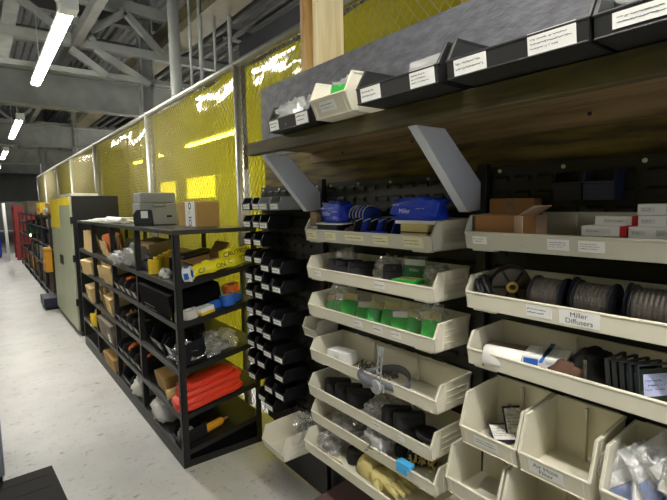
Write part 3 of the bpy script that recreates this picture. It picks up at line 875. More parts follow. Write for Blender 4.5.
# L3 green packets
for i, (y, t, w) in enumerate(((1.735, -.3, .07), (1.655, -.15, .10), (1.60, .1, .08), (1.50, -.05, .08), (1.43, .25, .075), (1.345, .15, .08), (1.27, -.1, .085), (1.21, .2, .07), (1.115, .1, .08))):
    packet('green_packet', 'bright green card in clear packet, %s from the left in the third tray' % (order[i] if i else 'first'), (X0 + .078 + .012 * (i % 2), y, ZL[3]), (-.28 + .2 * t, t * .9, -PI / 2 + .5 + t * 1.4), w, .1 + .014 * (i % 3), .022, i + 3, 'film', 'green', 'paper' if i in (1, 3, 6) else 'leather', 'green packets in the third tray', cardh=.66)
bag('plastic_bag', 'clear bag at the back left of the green packets', (X0 + .14, 1.70, ZL[3] + .06), .04, .07, .05, 41, 'film')
bag('plastic_bag', 'clear bag at the right end of the green packets', (X0 + .13, 1.15, ZL[3] + .055), .04, .05, .045, 43, 'film')
# L4
carton('small_carton', 'small white carton with pale blue print in the fourth tray', 'box', (X0 + .085, 1.655, ZL[4] - .0), (.075, .125, .06), (0, 0, .15), 'paper', labels=[('-x', 0, .03, .03, .034, 2, 'white', 'lightblue')])
rr = random.Random(3)
mb = MB()
for k in range(70):
    Mx = T(X0 + .05 + rr.random() * .11, 1.34 + rr.random() * .24, ZL[4] + .004 + rr.random() * .014) @ Euler((rr.random() * 3, rr.random() * 3, rr.random() * 3)).to_matrix().to_4x4()
    mb.tube([(-.014, 0, 0), (.01, 0, 0)], .0035, 6, False, Mx); mb.tube([(.01, 0, 0), (.014, 0, 0)], .007, 6, False, Mx)
tag(mb.build('loose_screws', 'steelpart'), 'loose steel screws spread in the fourth tray beside the white carton', 'screws', None, 'stuff')
# headgear hanging over the tray lip
h = thing('headgear', 'grey helmet headgear with slotted strap hanging over the fourth tray', 'headgear', (X0 - .012, 1.325, ZL[4] + .032))
pts = [(.065 + .085 * math.cos(a), .105 * math.sin(a), .012 * math.cos(2 * a)) for a in [2 * PI * i / 36 for i in range(36)]]
mb = MB(); vs = []; fs = []
for i, p in enumerate(pts):
    for dx, dz in ((0, -.016), (0.004, -.016), (.004, .016), (0, .016)):
        d = Vector((p[0] - .065, p[1], 0)).normalized()
        vs.append(Vector(p) + d * dx + Vector((0, 0, dz)))
for i in range(36):
    for q in range(4):
        fs.append((i * 4 + q, ((i + 1) % 36) * 4 + q, ((i + 1) % 36) * 4 + (q + 1) % 4, i * 4 + (q + 1) % 4))
mb.add(vs, fs, True); mb.build('head_band', 'greyplas', h)
mb = MB(); mb.tube([(.065 + .094 * math.cos(a), .113 * math.sin(a), .002 - .004 * math.cos(a)) for a in [PI * .62 + PI * .5 * i / 14 for i in range(15)]], [.004] + [.017] * 13 + [.004], 12)
mb.build('brow_pad', 'greyplas', h)
mb = MB()
y0 = -.045
for i in range(7):
    pass
zt = .15
mb.box(-.002, .002, -.014, -.008, 0, zt); mb.box(-.002, .002, .008, .014, 0, zt)
for k in range(7): mb.box(-.002, .002, -.014, .014, k * .0238, k * .0238 + .007)
mb.box(-.0025, .0025, -.017, .017, zt - .012, zt + .006)
mb.build('slotted_strap', 'straplas', h, (-.022, y0, .0), (.04, .06, 0), bevel=.001)
MB().lathe([(.006, 0), (.026, 0), (.03, .006), (.026, .014), (.006, .016)], 20, T(-.026, y0, -.002) @ Rm(-PI / 2, 'Y')).build('pivot_knob', 'straplas', h, bevel=.001)
mb = MB(); mb.prism([(-.003, .01), (.003, .01), (.003, -.02), (-.003, -.02)], -.03, .03); mb.build('pivot_plate', 'straplas', h, (-.02, y0, 0))
# L5
for i, y in enumerate((1.69, 1.605, 1.52, 1.29, 1.22)):
    pad('lens_pouch', 'black pouch standing in the fifth left tray, %s' % ['leftmost of three', 'middle of three', 'rightmost of three', 'left of the second pair', 'right of the second pair'][i], (X0 + .08, y, ZL[5]), .13, .092, .034, (-.3, 0, -.8), group='black pouches in the fifth tray')
bag('plastic_bag', 'grey clear bag between the black pouches of the fifth tray', (X0 + .1, 1.39, ZL[5]), .07, .07, .045, 51, 'film')
for i, (y, x) in enumerate(((1.20, .1), (1.125, .09))):
    root = thing('black_disc', 'black disc lying in the fifth tray, %s' % ['left of two', 'right of two'][i], 'disc', (X0 + x, y, ZL[5] + .006 + .02 * i), (.2, .15 * i, 0), 'black discs')
    MB().lathe([(.004, 0), (.055, 0), (.06, .01), (.055, .02), (.004, .024)], 24).build('disc_body', 'black', root, bevel=.002)
# L6
bag('plastic_bag', 'grey bag of parts at the left of the sixth tray', (X0 + .1, 1.60, ZL[6]), .07, .1, .04, 61, 'film', inner='steelpart')
bag('plastic_bag', 'crumpled milky bag hanging over the lip of the sixth tray', (X0 + .055, 1.375, ZL[6] + .012), .05, .065, .05, 63, 'filmy')
for i, y in enumerate((1.26, 1.19)):
    pad('lens_pouch', 'dark pouch lying in the sixth tray, %s' % ['left one', 'right one'][i], (X0 + .12, y, ZL[6]), .12, .06, .04, (-.1, 0, -.8), group='dark pouches in the sixth tray')
b = thing('blue_clip', 'light blue plastic clip on the lip of the sixth tray', 'clip', (X0 - .006, 1.175, ZL[6] + .035))
MB().box(-.004, .03, -.035, .035, .01, .028).build('clip_body', 'lightblue', b, bevel=.004)
MB().box(-.006, -.002, -.03, .03, -.012, .014).build('clip_tab', 'lightblue', b, bevel=.001)
mb = MB()
for k in range(26):
    Mx = T(X0 + .06 + rr.random() * .07, 1.10 + rr.random() * .14, ZL[6] + .03 + rr.random() * .02) @ Euler((rr.random() * 3, rr.random() * 3, rr.random() * 3)).to_matrix().to_4x4()
    mb.tube([(-.014, 0, 0), (.014, 0, 0)], .0045, 6, False, Mx)
tag(mb.build('brass_fittings', 'brass'), 'small brass fittings heaped behind the light blue clip', 'fittings', None, 'stuff')
# L7
g = thing('work_glove', 'tan leather work glove lying in the lowest left tray', 'glove', (1.165 + .105, 1.33, ZL[7]), (0, 0, 1.5))
MB().blob((0, 0, .03), .07, .055, .03, 71, .2, 2, 18, .8).build('palm', 'leather', g)
for k in range(4):
    MB().tube([(-.05, -.038 + k * .026, .035), (-.09, -.042 + k * .028, .04), (-.125 - (.01 if k in (1, 2) else 0), -.046 + k * .03, .032)], [.014, .0135, .009], 10).build('finger', 'leather', g)
MB().tube([(-.01, .05, .035), (-.045, .082, .04), (-.07, .09, .034)], [.016, .014, .009], 10).build('thumb', 'leather', g)
MB().tube([(.06, 0, .03), (.13, 0, .03)], [.05, .055], 16).build('cuff', 'leather', g)
MB().box(-.002, .002, -.05, .05, 0, .03).build('paper_tag', 'cream', None, (1.165 + .02, 1.56, ZL[7] + .03), (0, -.5, .1))
tag(bpy.data.objects['paper_tag'], 'cream paper tag leaning over the lip of the lowest left tray', 'tag')
bag('plastic_bag', 'clear bag of grey parts at the left of the lowest left tray', (1.165 + .1, 1.69, ZL[7]), .06, .07, .045, 73, 'film', inner='steelpart')
pad('lens_pouch', 'dark pouch at the back of the lowest left tray', (1.165 + .13, 1.50, ZL[7]), .15, .08, .05, (-.1, 0, -.8))

# =================================================================== CONTENTS, RIGHT COLUMN
ZR = {1: 1.559, 2: 1.368, 3: 1.184}
c = carton('cardboard_box', 'cardboard box lying with one end open in the top right tray', 'box', (X0 + .075, .815, ZR[1] + .012), (.1, .15, .088), (0, 0, .0), 'carddark')
MB().box(-.05, .05, 0, .055, -.0015, .0015).build('end_flap', 'cardin', c, (0, -.075, .086), (2.6, 0, 0))
MB().box(-.05, -.047, -.055, 0, 0, .086).build('end_flap', 'cardin', c, (0, -.075, 0), (0, 0, -.5))
MB().box(.047, .05, -.055, 0, 0, .086).build('end_flap', 'cardin', c, (0, -.075, 0), (0, 0, .5))
carton('cardboard_box', 'upright cardboard box behind the open ended box in the top right tray', 'box', (X0 + .165, .835, ZR[1]), (.06, .15, .15), (0, 0, .02), 'carddark', None, 'ledger')
grp = 'red ended white boxes'
carton('parts_box', 'white box with red end, front one in the top right tray', 'box', (X0 + .07, .515, ZR[1] + .048), (.07, .105, .026), (0, 0, .06), 'paper', grp, None, 'redbox', labels=[('-x', .012, .013, .06, .012, 1, 'white', 'ink')])
carton('parts_box', 'white box with red end, rear one in the top right tray', 'box', (X0 + .13, .508, ZR[1] + .072), (.06, .105, .026), (0, 0, -.03), 'paper', grp, None, 'redbox', labels=[('-x', .0, .013, .06, .012, 1, 'white', 'ink')])
carton('parts_box', 'plain carton lying under the red ended boxes', 'box', (X0 + .1, .485, ZR[1]), (.12, .12, .044), m='manila')
grp = 'white cartons with grey barcodes'
for i, (x, y, z, lb) in enumerate(((.07, .405, .046, 'front one with pale blue end'), (.125, .405, .072, 'middle one of the pile'), (.13, .41, .101, 'top one of the pile'))):
    carton('parts_box', 'white carton with grey barcode, right of top tray, ' + lb, 'box', (X0 + x, y, ZR[1] + z), (.07, .1, .028), (0, 0, .05 * i), 'paper', grp, None, 'purple' if i == 0 else None, labels=[('-x', .028, .014, .03, .012, 2, 'white', 'ink'), ('-x', -.022, .014, .026, .02, 4, 'white', 'ink')])
carton('parts_box', 'plain carton lying under the barcoded white cartons', 'box', (X0 + .1, .345, ZR[1]), (.13, .12, .044), m='manila')
# dark bins on the panel above
for i, (y, m_, lb) in enumerate(((.66, 'black', 'small black bin hung on the right panel above the tray'), (.573, 'navy', 'small navy bin hung on the right panel beside a black one'))):
    make_bin('parts_bin', lb, 'bin', (1.36, y, 1.70), (.084, .075, .085, .05, .006, .01), m_, 'small', [], 'dark bins high on the right panel')

# R2 spools
def spool(label, loc, R, w, rot, fl='flange', hubm='black', wind=.82, ribs=True):
    root = thing('wire_spool', label, 'spool', loc, rot, 'wire spools in the second right tray')
    t = .005
    for s in (0, 1):
        mb = MB(); z = s * (w - t)
        mb.lathe([(R * .2, z), (R, z), (R, z + t), (R * .2, z + t)], 32)
        mb.build('flange', fl, root, bevel=.001)
    mb = MB(); prof = [(R * .25, t)]
    n = 9
    for k in range(n):
        z0 = t + (w - 2 * t) * k / n; z1 = t + (w - 2 * t) * (k + 1) / n
        prof += [(R * wind * .97, z0 + .0002), (R * wind, (z0 + z1) / 2), (R * wind * .97, z1 - .0002)]
    prof.append((R * .25, w - t))
    mb.lathe(prof, 32); mb.build('wire_winding', 'spoolwire', root)
    MB().lathe([(R * .16, -.004), (R * .29, -.004), (R * .29, w + .004), (R * .16, w + .004)], 24).build('hub', hubm, root)
    return root
c = thing('hose_coil', 'coil of dark hose at the left end of the spool tray', 'hose', (X0 + .07, .862, ZR[2] + .046), (1.1, .25, .35))
mb = MB(); pts = []
for i in range(160):
    a = 2 * PI * i / 26; k = i / 160
    pts.append(((.043 + .006 * math.sin(a * .37)) * math.cos(a), (.043 + .006 * math.sin(a * .37)) * math.sin(a), -.026 + .052 * k + .004 * math.sin(a * .7)))
mb.tube(pts, .0062, 8); mb.build('coiled_hose', 'hose', c)
s1 = spool('wire spool with smoky face and yellow ring hub facing out', (X0 + .105, .81, ZR[2] + .074), .06, .05, (PI / 2 + .12, 0, -.9), 'brownflange', 'brass')
mb = MB()
for k in range(6): mb.box(.02, .058, -.004, .004, .0495, .052, Rm(k * PI / 3, 'Z'))
mb.build('spokes', 'black', s1)
spool('wire spool lying sideways right of the yellow hub spool', (X0 + .075, .705, ZR[2] + .058), .056, .09, (PI / 2, 0, .0), 'flange', 'black', .9)
spool('wire spool lying sideways in the middle of the tray behind the handwritten label', (X0 + .08, .585, ZR[2] + .058), .056, .095, (PI / 2, 0, .0), 'flange', 'black', .9)
spool('wire spool lying sideways at the right end of the spool tray', (X0 + .08, .448, ZR[2] + .06), .058, .11, (PI / 2, 0, .05), 'flange', 'black', .9)
for i, y in enumerate((.61, .472)):
    root = thing('spool_lid', 'dark blue spool disc standing between the wire spools, %s' % ['left one', 'right one'][i], 'disc', (X0 + .1, y, ZR[2] + .06), (PI / 2 + .05, 0, .15), 'dark spool discs')
    MB().lathe([(.01, 0), (.058, 0), (.058, .008), (.01, .008)], 32).build('disc_body', 'navy', root, bevel=.001)
    MB().lathe([(.008, -.003), (.018, -.003), (.018, .012), (.008, .012)], 20).build('hub', 'black', root)
# R3
c = carton('parts_box', 'box with white curled paper over its front in the third right tray', 'box', (X0 + .07, .79, ZR[3]), (.1, .13, .058), (0, 0, .25), 'clutter')
mb = MB(); vs = []; fs = []
for i in range(9):
    a = i / 8; x = -.056 - .012 * math.sin(a * 2.2); z = .066 - .055 * a
    if i < 3: x = -.02 - .018 * i; z = .062 + .004 * (i == 1)
    vs += [(x, -.058, z), (x, .058, z + .002)]
for i in range(8): fs.append((2 * i, 2 * i + 1, 2 * i + 3, 2 * i + 2))
mb.add(vs, fs, True); p = mb.build('paper_wrap', 'paper', c); so = p.modifiers.new('thick', 'SOLIDIFY'); so.thickness = .001
c = carton('parts_box', 'white and blue printed box in the third right tray', 'box', (X0 + .10, .68, ZR[3]), (.11, .12, .062), (0, 0, .3), 'paper', labels=[('-x', .035, .045, .04, .02, 0, 'bluetape'), ('-x', -.03, .048, .05, .012, 2, 'white', 'bluetape'), ('+z', .045, 0, .014, .118, 0, 'bluetape'), ('+z', -.045, 0, .01, .118, 0, 'bluetape'), ('+z', 0, 0, .06, .09, 5, 'white', 'ink'), ('-y', .0, .03, .09, .045, 2, 'bluetape', 'wink')])
MB().blob((0, 0, .03), .04, .05, .035, 91, .3, 2, 16, .9, .9).build('cloth_bundle', 'brown', None, (X0 + .06, .595, ZR[3]))
tag(bpy.data.objects['cloth_bundle'], 'brown cloth bundle right of the white and blue box', 'cloth')
b = thing('tool_pouch', 'black pouch with a steel clip standing in the third right tray', 'pouch', (X0 + .105, .545, ZR[3]), (-.05, 0, -.7))
MB().blob((0, 0, .05), .06, .035, .055, 8, .2, 2, 18, .7, .9).build('pouch_body', 'pouch', b)
MB().box(-.052, -.044, -.045, -.037, .02, .085).build('clip', 'steelpart', b, bevel=.001)
for i in range(5):
    root = thing('lens_plate', 'dark lens plate in sleeve, right of third tray, %s' % ['leftmost', 'second from left', 'third from left', 'second from right', 'rightmost with pale label'][i], 'plate', (X0 + .07, .47 - i * .021, ZR[3]), (-.12, 0, -.05 - .12 * i), 'lens plates in sleeves')
    MB().box(-.045, .045, -.003, .003, .002, .10).build('plate', 'darkglass', root, bevel=.001)
    mb = MB()
    for a in (-.05, .046): mb.box(a, a + .004, -.005, .005, 0, .112)
    mb.box(-.05, .05, -.005, .005, .108, .112)
    mb.build('sleeve_edge', 'dkgrey', root)
    if i >= 2: label_part(root, face_mx((0, -.0034, .06), (1, 0, 0), (0, 0, 1)), .07, .055, None, 3, 'purple', 'navy', seed=i)
# bin contents
for i, (x, y, rot, lb) in enumerate(((.16, .79, (-.5, 0, -.6), 'white leaflet with blue border leaning in the left beige bin'), (.10, .80, (-1.25, 0, -.7), 'white leaflet with blue border lying flat in the left beige bin'))):
    root = thing('leaflet', lb, 'leaflet', (1.205 + x, y, .915 + .005), rot, 'leaflets in the left beige bin')
    MB().box(-.04, .04, -.002, .002, 0, .10 - .02 * i).build('sheet', 'navy', root)
    label_part(root, face_mx((0, -.002, .05 - .01 * i), (1, 0, 0), (0, 0, 1)), .07, .085 - .02 * i, None, 5, 'paper', 'ink', 'printed_face', seed=i + 60)
bag('plastic_bag', 'clear bag behind the leaflets in the left beige bin', (1.40, .80, .915), .05, .06, .05, 83, 'film')
for i in range(6):
    packet('blue_packet', 'clear packet with blue and white card in the overflowing bin, %s' % ['front left', 'second from front left', 'in the middle', 'right of the middle', 'behind the middle', 'at the very back'][i], (1.27 + .026 * (i // 2), .405 - .022 * i, .925 + .014 * i), (-.5 + .12 * (i % 2), (-.45, .3, -.2, .5, -.5, .2)[i], -.75 + .2 * (i % 3)), .105, .14, .026, 20 + i, 'bagfilm', 'paper' if i % 2 else 'bluetape', None if i % 2 else 'paper', 'blue packets in the overflowing bin', cardh=.4)
carton('paper_block', 'grey card block in the lowest left beige bin', 'card', (1.33, .86, .707), (.09, .08, .02), (0, 0, .3), 'glove_w')
# box standing on the floor
carton('floor_box', 'dull mauve box on the floor under the beige trays', 'box', (1.34, 1.52, 0), (.30, .42, .30), (0, 0, .12), 'mauve')

# =================================================================== BLACK SHELVING UNIT
UX0, UX1 = .935, 1.505
UY = [2.875, 3.77, 4.62, 5.52, 6.38]
SZ = [.11, .355, .655, .955, 1.21]
unit = thing('shelving_unit', 'long black steel shelving unit standing along the fence', 'shelving', (0, 0, 0))
for y in UY:
    for x, s in ((UX0, 1), (UX1 - .04, -1)):
        mb = MB(); mb.box(x, x + .04, y - .02, y - .016, 0, 1.53); xa = x if s > 0 else x + .036
        mb.box(xa, xa + .004, y - .02, y + .02, 0, 1.53)
        mb.build('post', 'shelf', unit)
for b in range(4):
    for z in SZ:
        mb = MB()
        y0, y1 = UY[b] - .018, UY[b + 1] - .022
        sl = .1 / (UX1 - UX0)
        mb.prism([(UX0 - .002, z - .036), (UX0 - .002, z), (UX1, z + .1), (UX1, z + .064), (UX1 - .003, z + .064), (UX1 - .003, z + .096), (UX0 + .002, z - .003), (UX0 + .002, z - .036)], y0, y1)
        mb.prism([(UX0 - .002, z - .036), (UX0 - .002, z), (UX1, z + .1), (UX1, z + .064)], y0, y0 + .003)
        mb.prism([(UX0 - .002, z - .036), (UX0 - .002, z), (UX1, z + .1), (UX1, z + .064)], y1 - .003, y1)
        mb.build('shelf_board', 'shelfedge' if b else 'shelf', unit)
    mb = MB(); mb.box(UX0 - .006, UX1 + .006, UY[b] - .022, UY[b + 1] - .023, 1.525, 1.553)
    mb.build('top_board', 'shelfedge', unit, bevel=.003)
    MB().box(UX0 - .002, UX0 + .02, UY[b] - .018, UY[b + 1] - .022, 0, .07).build('kick_plate', 'shelf', unit)
mb = MB(); mb.box(UX0, UX1, UY[0] - .018, UY[0] - .012, 0, .045); mb.build('base_rail', 'shelf', unit)
MB().prism([(UX0, 0), (UX0, .075), (UX1, .175), (UX1, 0)], UY[0] - .012, UY[0] - .008).build('end_skirt', 'matblack', unit)
MB().box(UX1 - .004, UX1, UY[0], UY[4], 0, .16).build('back_skirt', 'matblack', unit)
def sz(i, x): return SZ[i] + .1 * (x - UX0) / (UX1 - UX0) + .002
tl = -math.atan(.1 / (UX1 - UX0))   # shelf tilt about y

# on top
c = thing('organiser_case', 'grey plastic carrying case on top of the shelving unit', 'case', (1.165, 3.98, 1.555))
MB().box(-.15, .15, -.11, .11, 0, .175).build('case_body', 'greycase', c, bevel=.008)
MB().box(-.143, .143, -.105, .105, .177, .262).build('lid', 'greycase', c, bevel=.012)
mb = MB()
for z in (.2, .225): mb.box(-.06, .06, -.1085, -.104, z, z + .008)
mb.build('lid_ribs', 'greycase', c)
MB().tube([(-.05, -.11, .165), (-.05, -.135, .155), (.05, -.135, .155), (.05, -.11, .165)], .006, 8).build('handle', 'greycase', c)
MB().box(.06, .1, -.117, -.108, .06, .075).build('latch', 'black', c)
c = thing('label_printer', 'black label printer with white paper in front of the grey case', 'printer', (1.02, 3.78, 1.555), (0, 0, -.3))
MB().prism([(-.07, 0), (-.075, .09), (-.05, .125), (.06, .125), (.07, 0)], -.06, .06).build('printer_body', 'black', c, bevel=.008)
MB().box(-.02, .03, -.0625, -.06, .06, .115).build('label_slip', 'paper', c)
MB().box(-.065, .06, -.07, -.058, 0, .03).build('base', 'black', c, bevel=.003)
c = carton('cardboard_box', 'brown cardboard box with white shipping label on top of the shelving', 'box', (1.275, 3.30, 1.555), (.17, .36, .178), (0, 0, .0), 'card')
label_part(c, face_mx((-.085, -.06, .09), (0, -1, 0), (0, 0, 1)), .19, .174, None, 0, 'paper')
wb = MB()
for z, s in ((.148, .026), (.028, .026)):
    wb.lathe([(s * .62, 0), (s, 0), (s, .0004), (s * .62, .0004)], 20, face_mx((-.0862, -.06, z), (0, -1, 0), (0, 0, 1)))
wb.box(-.0864, -.086, -.09, -.03, .062, .07)
add_scribble(wb, face_mx((-.0862, -.05, .1), (0, -1, 0), (0, 0, 1)), .06, .03, 3, 5)
wb.build('printed_marks', 'ink', c)
MB().box(-.0856, .0856, -.1806, -.02, .082, .098).build('seam', 'carddark', c) if False else None
p = thing('paper_roll', 'long white paper roll lying on top of the shelving unit', 'paper roll', (1.0, 4.35, 1.585))
mb = MB(); mb.lathe([(.006, 0), (.028, 0), (.028, .62), (.006, .62)], 16, Rm(-PI / 2, 'X')); mb.build('rolled_paper', 'paper', p)
for i, (x, y, w, d, z, n) in enumerate(((1.12, 4.75, .3, .45, 0, 3), (1.02, 5.2, .24, .5, 0, 4), (1.2, 5.5, .32, .5, 0, 5), (1.05, 5.05, .2, .3, .026, 2))):
    root = thing('paper_stack', 'loose stack of white papers on the shelving top, %s' % ['nearest the grey case', 'at the front edge', 'farthest along', 'resting on another stack'][i], 'papers', (x, y, 1.555 + z), (0, 0, .1 * i), 'paper stacks on the shelving')
    for k in range(n):
        MB().box(-w / 2, w / 2, -d / 2, d / 2, 0, .006).build('sheet_bundle', 'paper' if k % 2 else 'glove_w', root, (RN.uniform(-.02, .02), RN.uniform(-.02, .02), k * .0062), (0, 0, RN.uniform(-.15, .15)))

# bay 1, upper shelf
grp = 'yellow tape rolls'
for i in range(5):
    x = .972 + i * .055
    root = tape_roll('tape_roll', 'bright yellow roll standing on the upper shelf, %s' % (['nearest the aisle', 'second from the aisle', 'third from the aisle', 'fourth from the aisle', 'deepest in the row'][i]), (x, 3.42 + i * .06, sz(4, x)), .04, .105, 'ylw', (0, 0, 0), grp, 'card', .3)
c = thing('blue_tray', 'dark blue plastic tray behind the yellow rolls', 'tray', (1.1, 3.62, sz(4, 1.0)), (0, tl, 0))
mb = MB(); mb.box(-.12, .12, -.1, .1, 0, .006); mb.box(-.12, -.115, -.1, .1, 0, .09); mb.box(.115, .12, -.1, .1, 0, .09); mb.box(-.12, .12, -.1, -.095, 0, .09); mb.box(-.12, .12, .095, .1, 0, .09)
mb.build('tray_body', 'navy', c)
open_carton('cardboard_box', 'open cardboard box with dark strap in the middle of the upper shelf', (1.23, 3.13, sz(4, 1.14)), (.22, .24, .085), (0, tl, .0), 'card', .6)
pad('dark_pouch', 'black soft case lying behind the open cardboard box', (1.3, 3.45, sz(4, 1.2)), .25, .10, .12, (0, tl, .2))
c = tape_roll('tape_roll', 'white and blue printed roll at the near corner of the upper shelf', (1.01, 2.90, sz(4, .97) + .045), .052, .05, 'paper', (PI / 2 - .15, 0, .95), None, 'bluetape', .5)
mb = MB()
for a in (.3, 1.7, 3.3, 4.9): mb.box(-.02, .02, -.0008, .0008, .01, .04, Rm(a, 'Z') @ T(0, .0525, 0))
mb.build('printed_patches', 'bluetape', c)
bag('plastic_bag', 'small white crumpled paper on the upper shelf by the front edge', (.985, 3.2, sz(4, .95)), .04, .06, .03, 101, 'glove_w', 'paper')
# caution tape
def ribbon(name, parent, pts, w, m, up=(0.0, 0.45, 1.0)):
    mb = MB(); vs = []; fs = []
    u = Vector(up).normalized() * w
    for p in pts:
        vs += [Vector(p), Vector(p) + u]
    for i in range(len(pts) - 1): fs.append((2 * i, 2 * i + 2, 2 * i + 3, 2 * i + 1))
    mb.add(vs, fs, True)
    o = mb.build(name, m, parent); so = o.modifiers.new('thick', 'SOLIDIFY'); so.thickness = .0008
    return o
ct = thing('caution_tape', 'crumpled yellow caution tape with black lettering on the upper shelf end', 'tape', (0, 0, 0))
pts = [(1.06 + .048 * i, 2.895 + .012 * math.sin(i * 1.7), sz(4, 1.06 + .048 * i) + .002 + .008 * abs(math.sin(i * 1.1))) for i in range(10)]
ribbon('lower_strip', ct, pts, .075, 'caution')
pts2 = [(1.28 + .04 * i, 2.945 + .014 * math.cos(i * 1.9), sz(4, 1.28 + .04 * i) + .05 + .01 * math.sin(i * 1.3)) for i in range(7)]
ribbon('upper_strip', ct, pts2, .07, 'caution')
MB().blob((1.22, 2.97, sz(4, 1.2) + .03), .12, .05, .04, 7, .4, 2.5, 18).build('crumpled_bundle', 'caution', ct)
for (a, y, z, w_) in ((1.20, 2.905, .035, .19), (1.41, 2.905, .045, .19), (1.40, 2.946, .088, .2)):
    wb = MB(); add_text(wb, 'CAUTION', face_mx((a, y, sz(4, a) + z), (1, 0, .19), (0, .45, 1)), w_, .05); wb.build('lettering', 'bink', ct)

# bay 1, third shelf (.955)
c = carton('black_box', 'large black box with white print on the third shelf', 'box', (1.12, 3.31, sz(3, .95)), (.35, .72, .2), (0, tl, 0), 'matblack', labels=[])
wb = MB(); 
add_scribble(wb, face_mx((-.1762, .12, .06), (0, -1, 0), (0, 0, 1)), .3, .022, 1, 9); add_scribble(wb, face_mx((-.1762, .1, .035), (0, -1, 0), (0, 0, 1)), .34, .018, 1, 10)
wb.build('printed_text', 'wink', c)
grp = 'blue masking tape rolls'
for i, (x, y, z) in enumerate(((1.235, 2.975, 0), (1.315, 2.925, 0), (1.255, 3.08, 0), (1.40, 2.98, 0))):
    tape_roll('tape_roll', 'blue masking tape roll on the third shelf, %s' % ['left of the near pair', 'largest at the near edge', 'behind the near pair', 'right under the orange roll'][i], (x, y, sz(3, x)), .05, .052 + (.02 if i == 1 else 0), 'bluetape', (0, tl, 0), grp)
tape_roll('tape_roll', 'orange tape roll lying on the blue rolls of the third shelf', (1.39, 3.03, sz(3, 1.39) + .057), .06, .05, 'orange', (0, tl, .2))
tape_roll('tape_roll', 'white tape roll standing at the near edge of the third shelf', (1.045, 2.925, sz(3, 1.03)), .052, .058, 'glove_w', (0, tl, 0), None, 'paper', .4)
c = carton('tape_box', 'yellow and white box between the white and blue rolls', 'box', (1.145, 2.925, sz(3, 1.12)), (.1, .09, .05), (0, tl, .2), 'paper')
MB().box(-.0505, .0505, -.0455, .0455, .0, .022).build('yellow_band', 'ylw', c)
grp = 'yellow spray cans'
for i, (x, y) in enumerate(((.965, 2.91), (.965, 2.99))):
    root = thing('spray_can', 'short yellow can with dark cap behind the near post, %s' % ['nearer one', 'farther one'][i], 'can', (x, y, sz(3, x)), (0, 0, 0), grp)
    MB().lathe([(.001, 0), (.024, 0), (.026, .004), (.026, .06), (.02, .07), (.001, .07)], 20).build('can_body', 'ylw', root)
    MB().lathe([(.001, .07), (.016, .07), (.016, .085), (.001, .085)], 16).build('cap', 'navy', root)

# bay 1, second shelf (.655)
c = make_bin('storage_bin', 'big black bin with white slip on the second shelf of the near bay', 'bin', (.95, 3.02, sz(2, .95)), (.26, .2, .15, .1, .02, .04), 'black', 'bin', [(.04, .07, .06, 1, 'paper', .8)], None, 0, tl)
make_bin('storage_bin', 'big black bin farther left on the second shelf of the near bay', 'bin', (.95, 3.36, sz(2, .95)), (.26, .34, .16, .08, .02, .04), 'black', 'bin', [(-.05, .06, .04, 1)], None, 0, tl)
bag('plastic_bag', 'large clear crinkled bag at the near end of the second shelf', (1.1, 2.965, sz(2, 1.06)), .15, .075, .065, 111, 'film', amp=.6)
bag('plastic_bag', 'second clear crinkled bag deeper on the second shelf', (1.27, 3.02, sz(2, 1.22)), .12, .1, .06, 115, 'film', amp=.6)
# bay 1, first shelf (.355)
carton('cardboard_box', 'brown cardboard box on the lowest but one shelf, near bay', 'box', (1.06, 3.36, sz(1, .99)), (.18, .24, .135), (0, tl, 0), 'card', labels=[])
c = thing('poster_tube', 'pale rolled paper tube beside the red vinyl stack', 'tube', (.925, 3.13, sz(1, .95) + .05), (0, tl, -.12))
MB().lathe([(.012, 0), (.034, 0), (.034, .42), (.012, .42)], 18, Rm(PI / 2, 'Y')).build('rolled_paper', 'manila', c)
grp = 'red orange vinyl packs'
for i, (x, y, z, w, d, a) in enumerate(((1.16, 2.955, 0, .46, .19, 0), (1.15, 2.96, .04, .46, .185, .03), (1.17, 2.965, .08, .44, .18, -.03), (1.15, 2.975, .12, .38, .16, .04))):
    root = thing('vinyl_pack', 'folded red orange vinyl pack, %s of the stack' % ['bottom', 'second from bottom', 'third from bottom', 'top'][i], 'pack', (x, y, sz(1, x - .01) + z), (0, tl, a), grp)
    MB().blob((0, 0, .021), w / 2, d / 2, .024, i, .08, 2.5, 26, .35, .95).build('pack_body', 'red', root)
    MB().box(-w / 2 + .02, w / 2 - .02, -d / 2 - .001, -d / 2 + .02, .016, .026).build('fold', 'red', root, bevel=.004)
# bay 1, bottom shelf (.11)
c = make_bin('storage_bin', 'small black bin with clear bag inside on the bottom shelf', 'bin', (.94, 2.985, sz(0, .94)), (.15, .2, .1, .05, .012, .03), 'black', 'bin', [], None, 0, tl)
bag('plastic_bag', 'clear bag inside the small black bin of the bottom shelf', (1.0, 2.985, sz(0, 1.0) + .012), .05, .05, .04, 121, 'filmy')
c = thing('amber_bottle', 'amber tube with pointed tip lying on the bottom shelf', 'bottle', (1.09, 2.945, sz(0, 1.09) + .03), (0, tl, .12))
MB().lathe([(.001, 0), (.025, 0), (.028, .004), (.028, .15), (.02, .165), (.001, .165)], 20, Rm(PI / 2, 'Y')).build('bottle_body', 'amber', c)
MB().lathe([(.001, .165), (.014, .165), (.006, .21), (.001, .21)], 14, Rm(PI / 2, 'Y')).build('nozzle', 'carddark', c)
bag('cloth_sack', 'pale cloth sack on the bottom shelf of the near bay', (1.0, 3.42, sz(0, 1.0)), .09, .12, .085, 123, 'glove_w', 'sack', amp=.3)
bag('cloth_sack', 'pale cloth sack on the bottom shelf beside the middle post', (1.0, 3.98, sz(0, 1.0)), .09, .11, .08, 127, 'glove_w', 'sack', amp=.3)

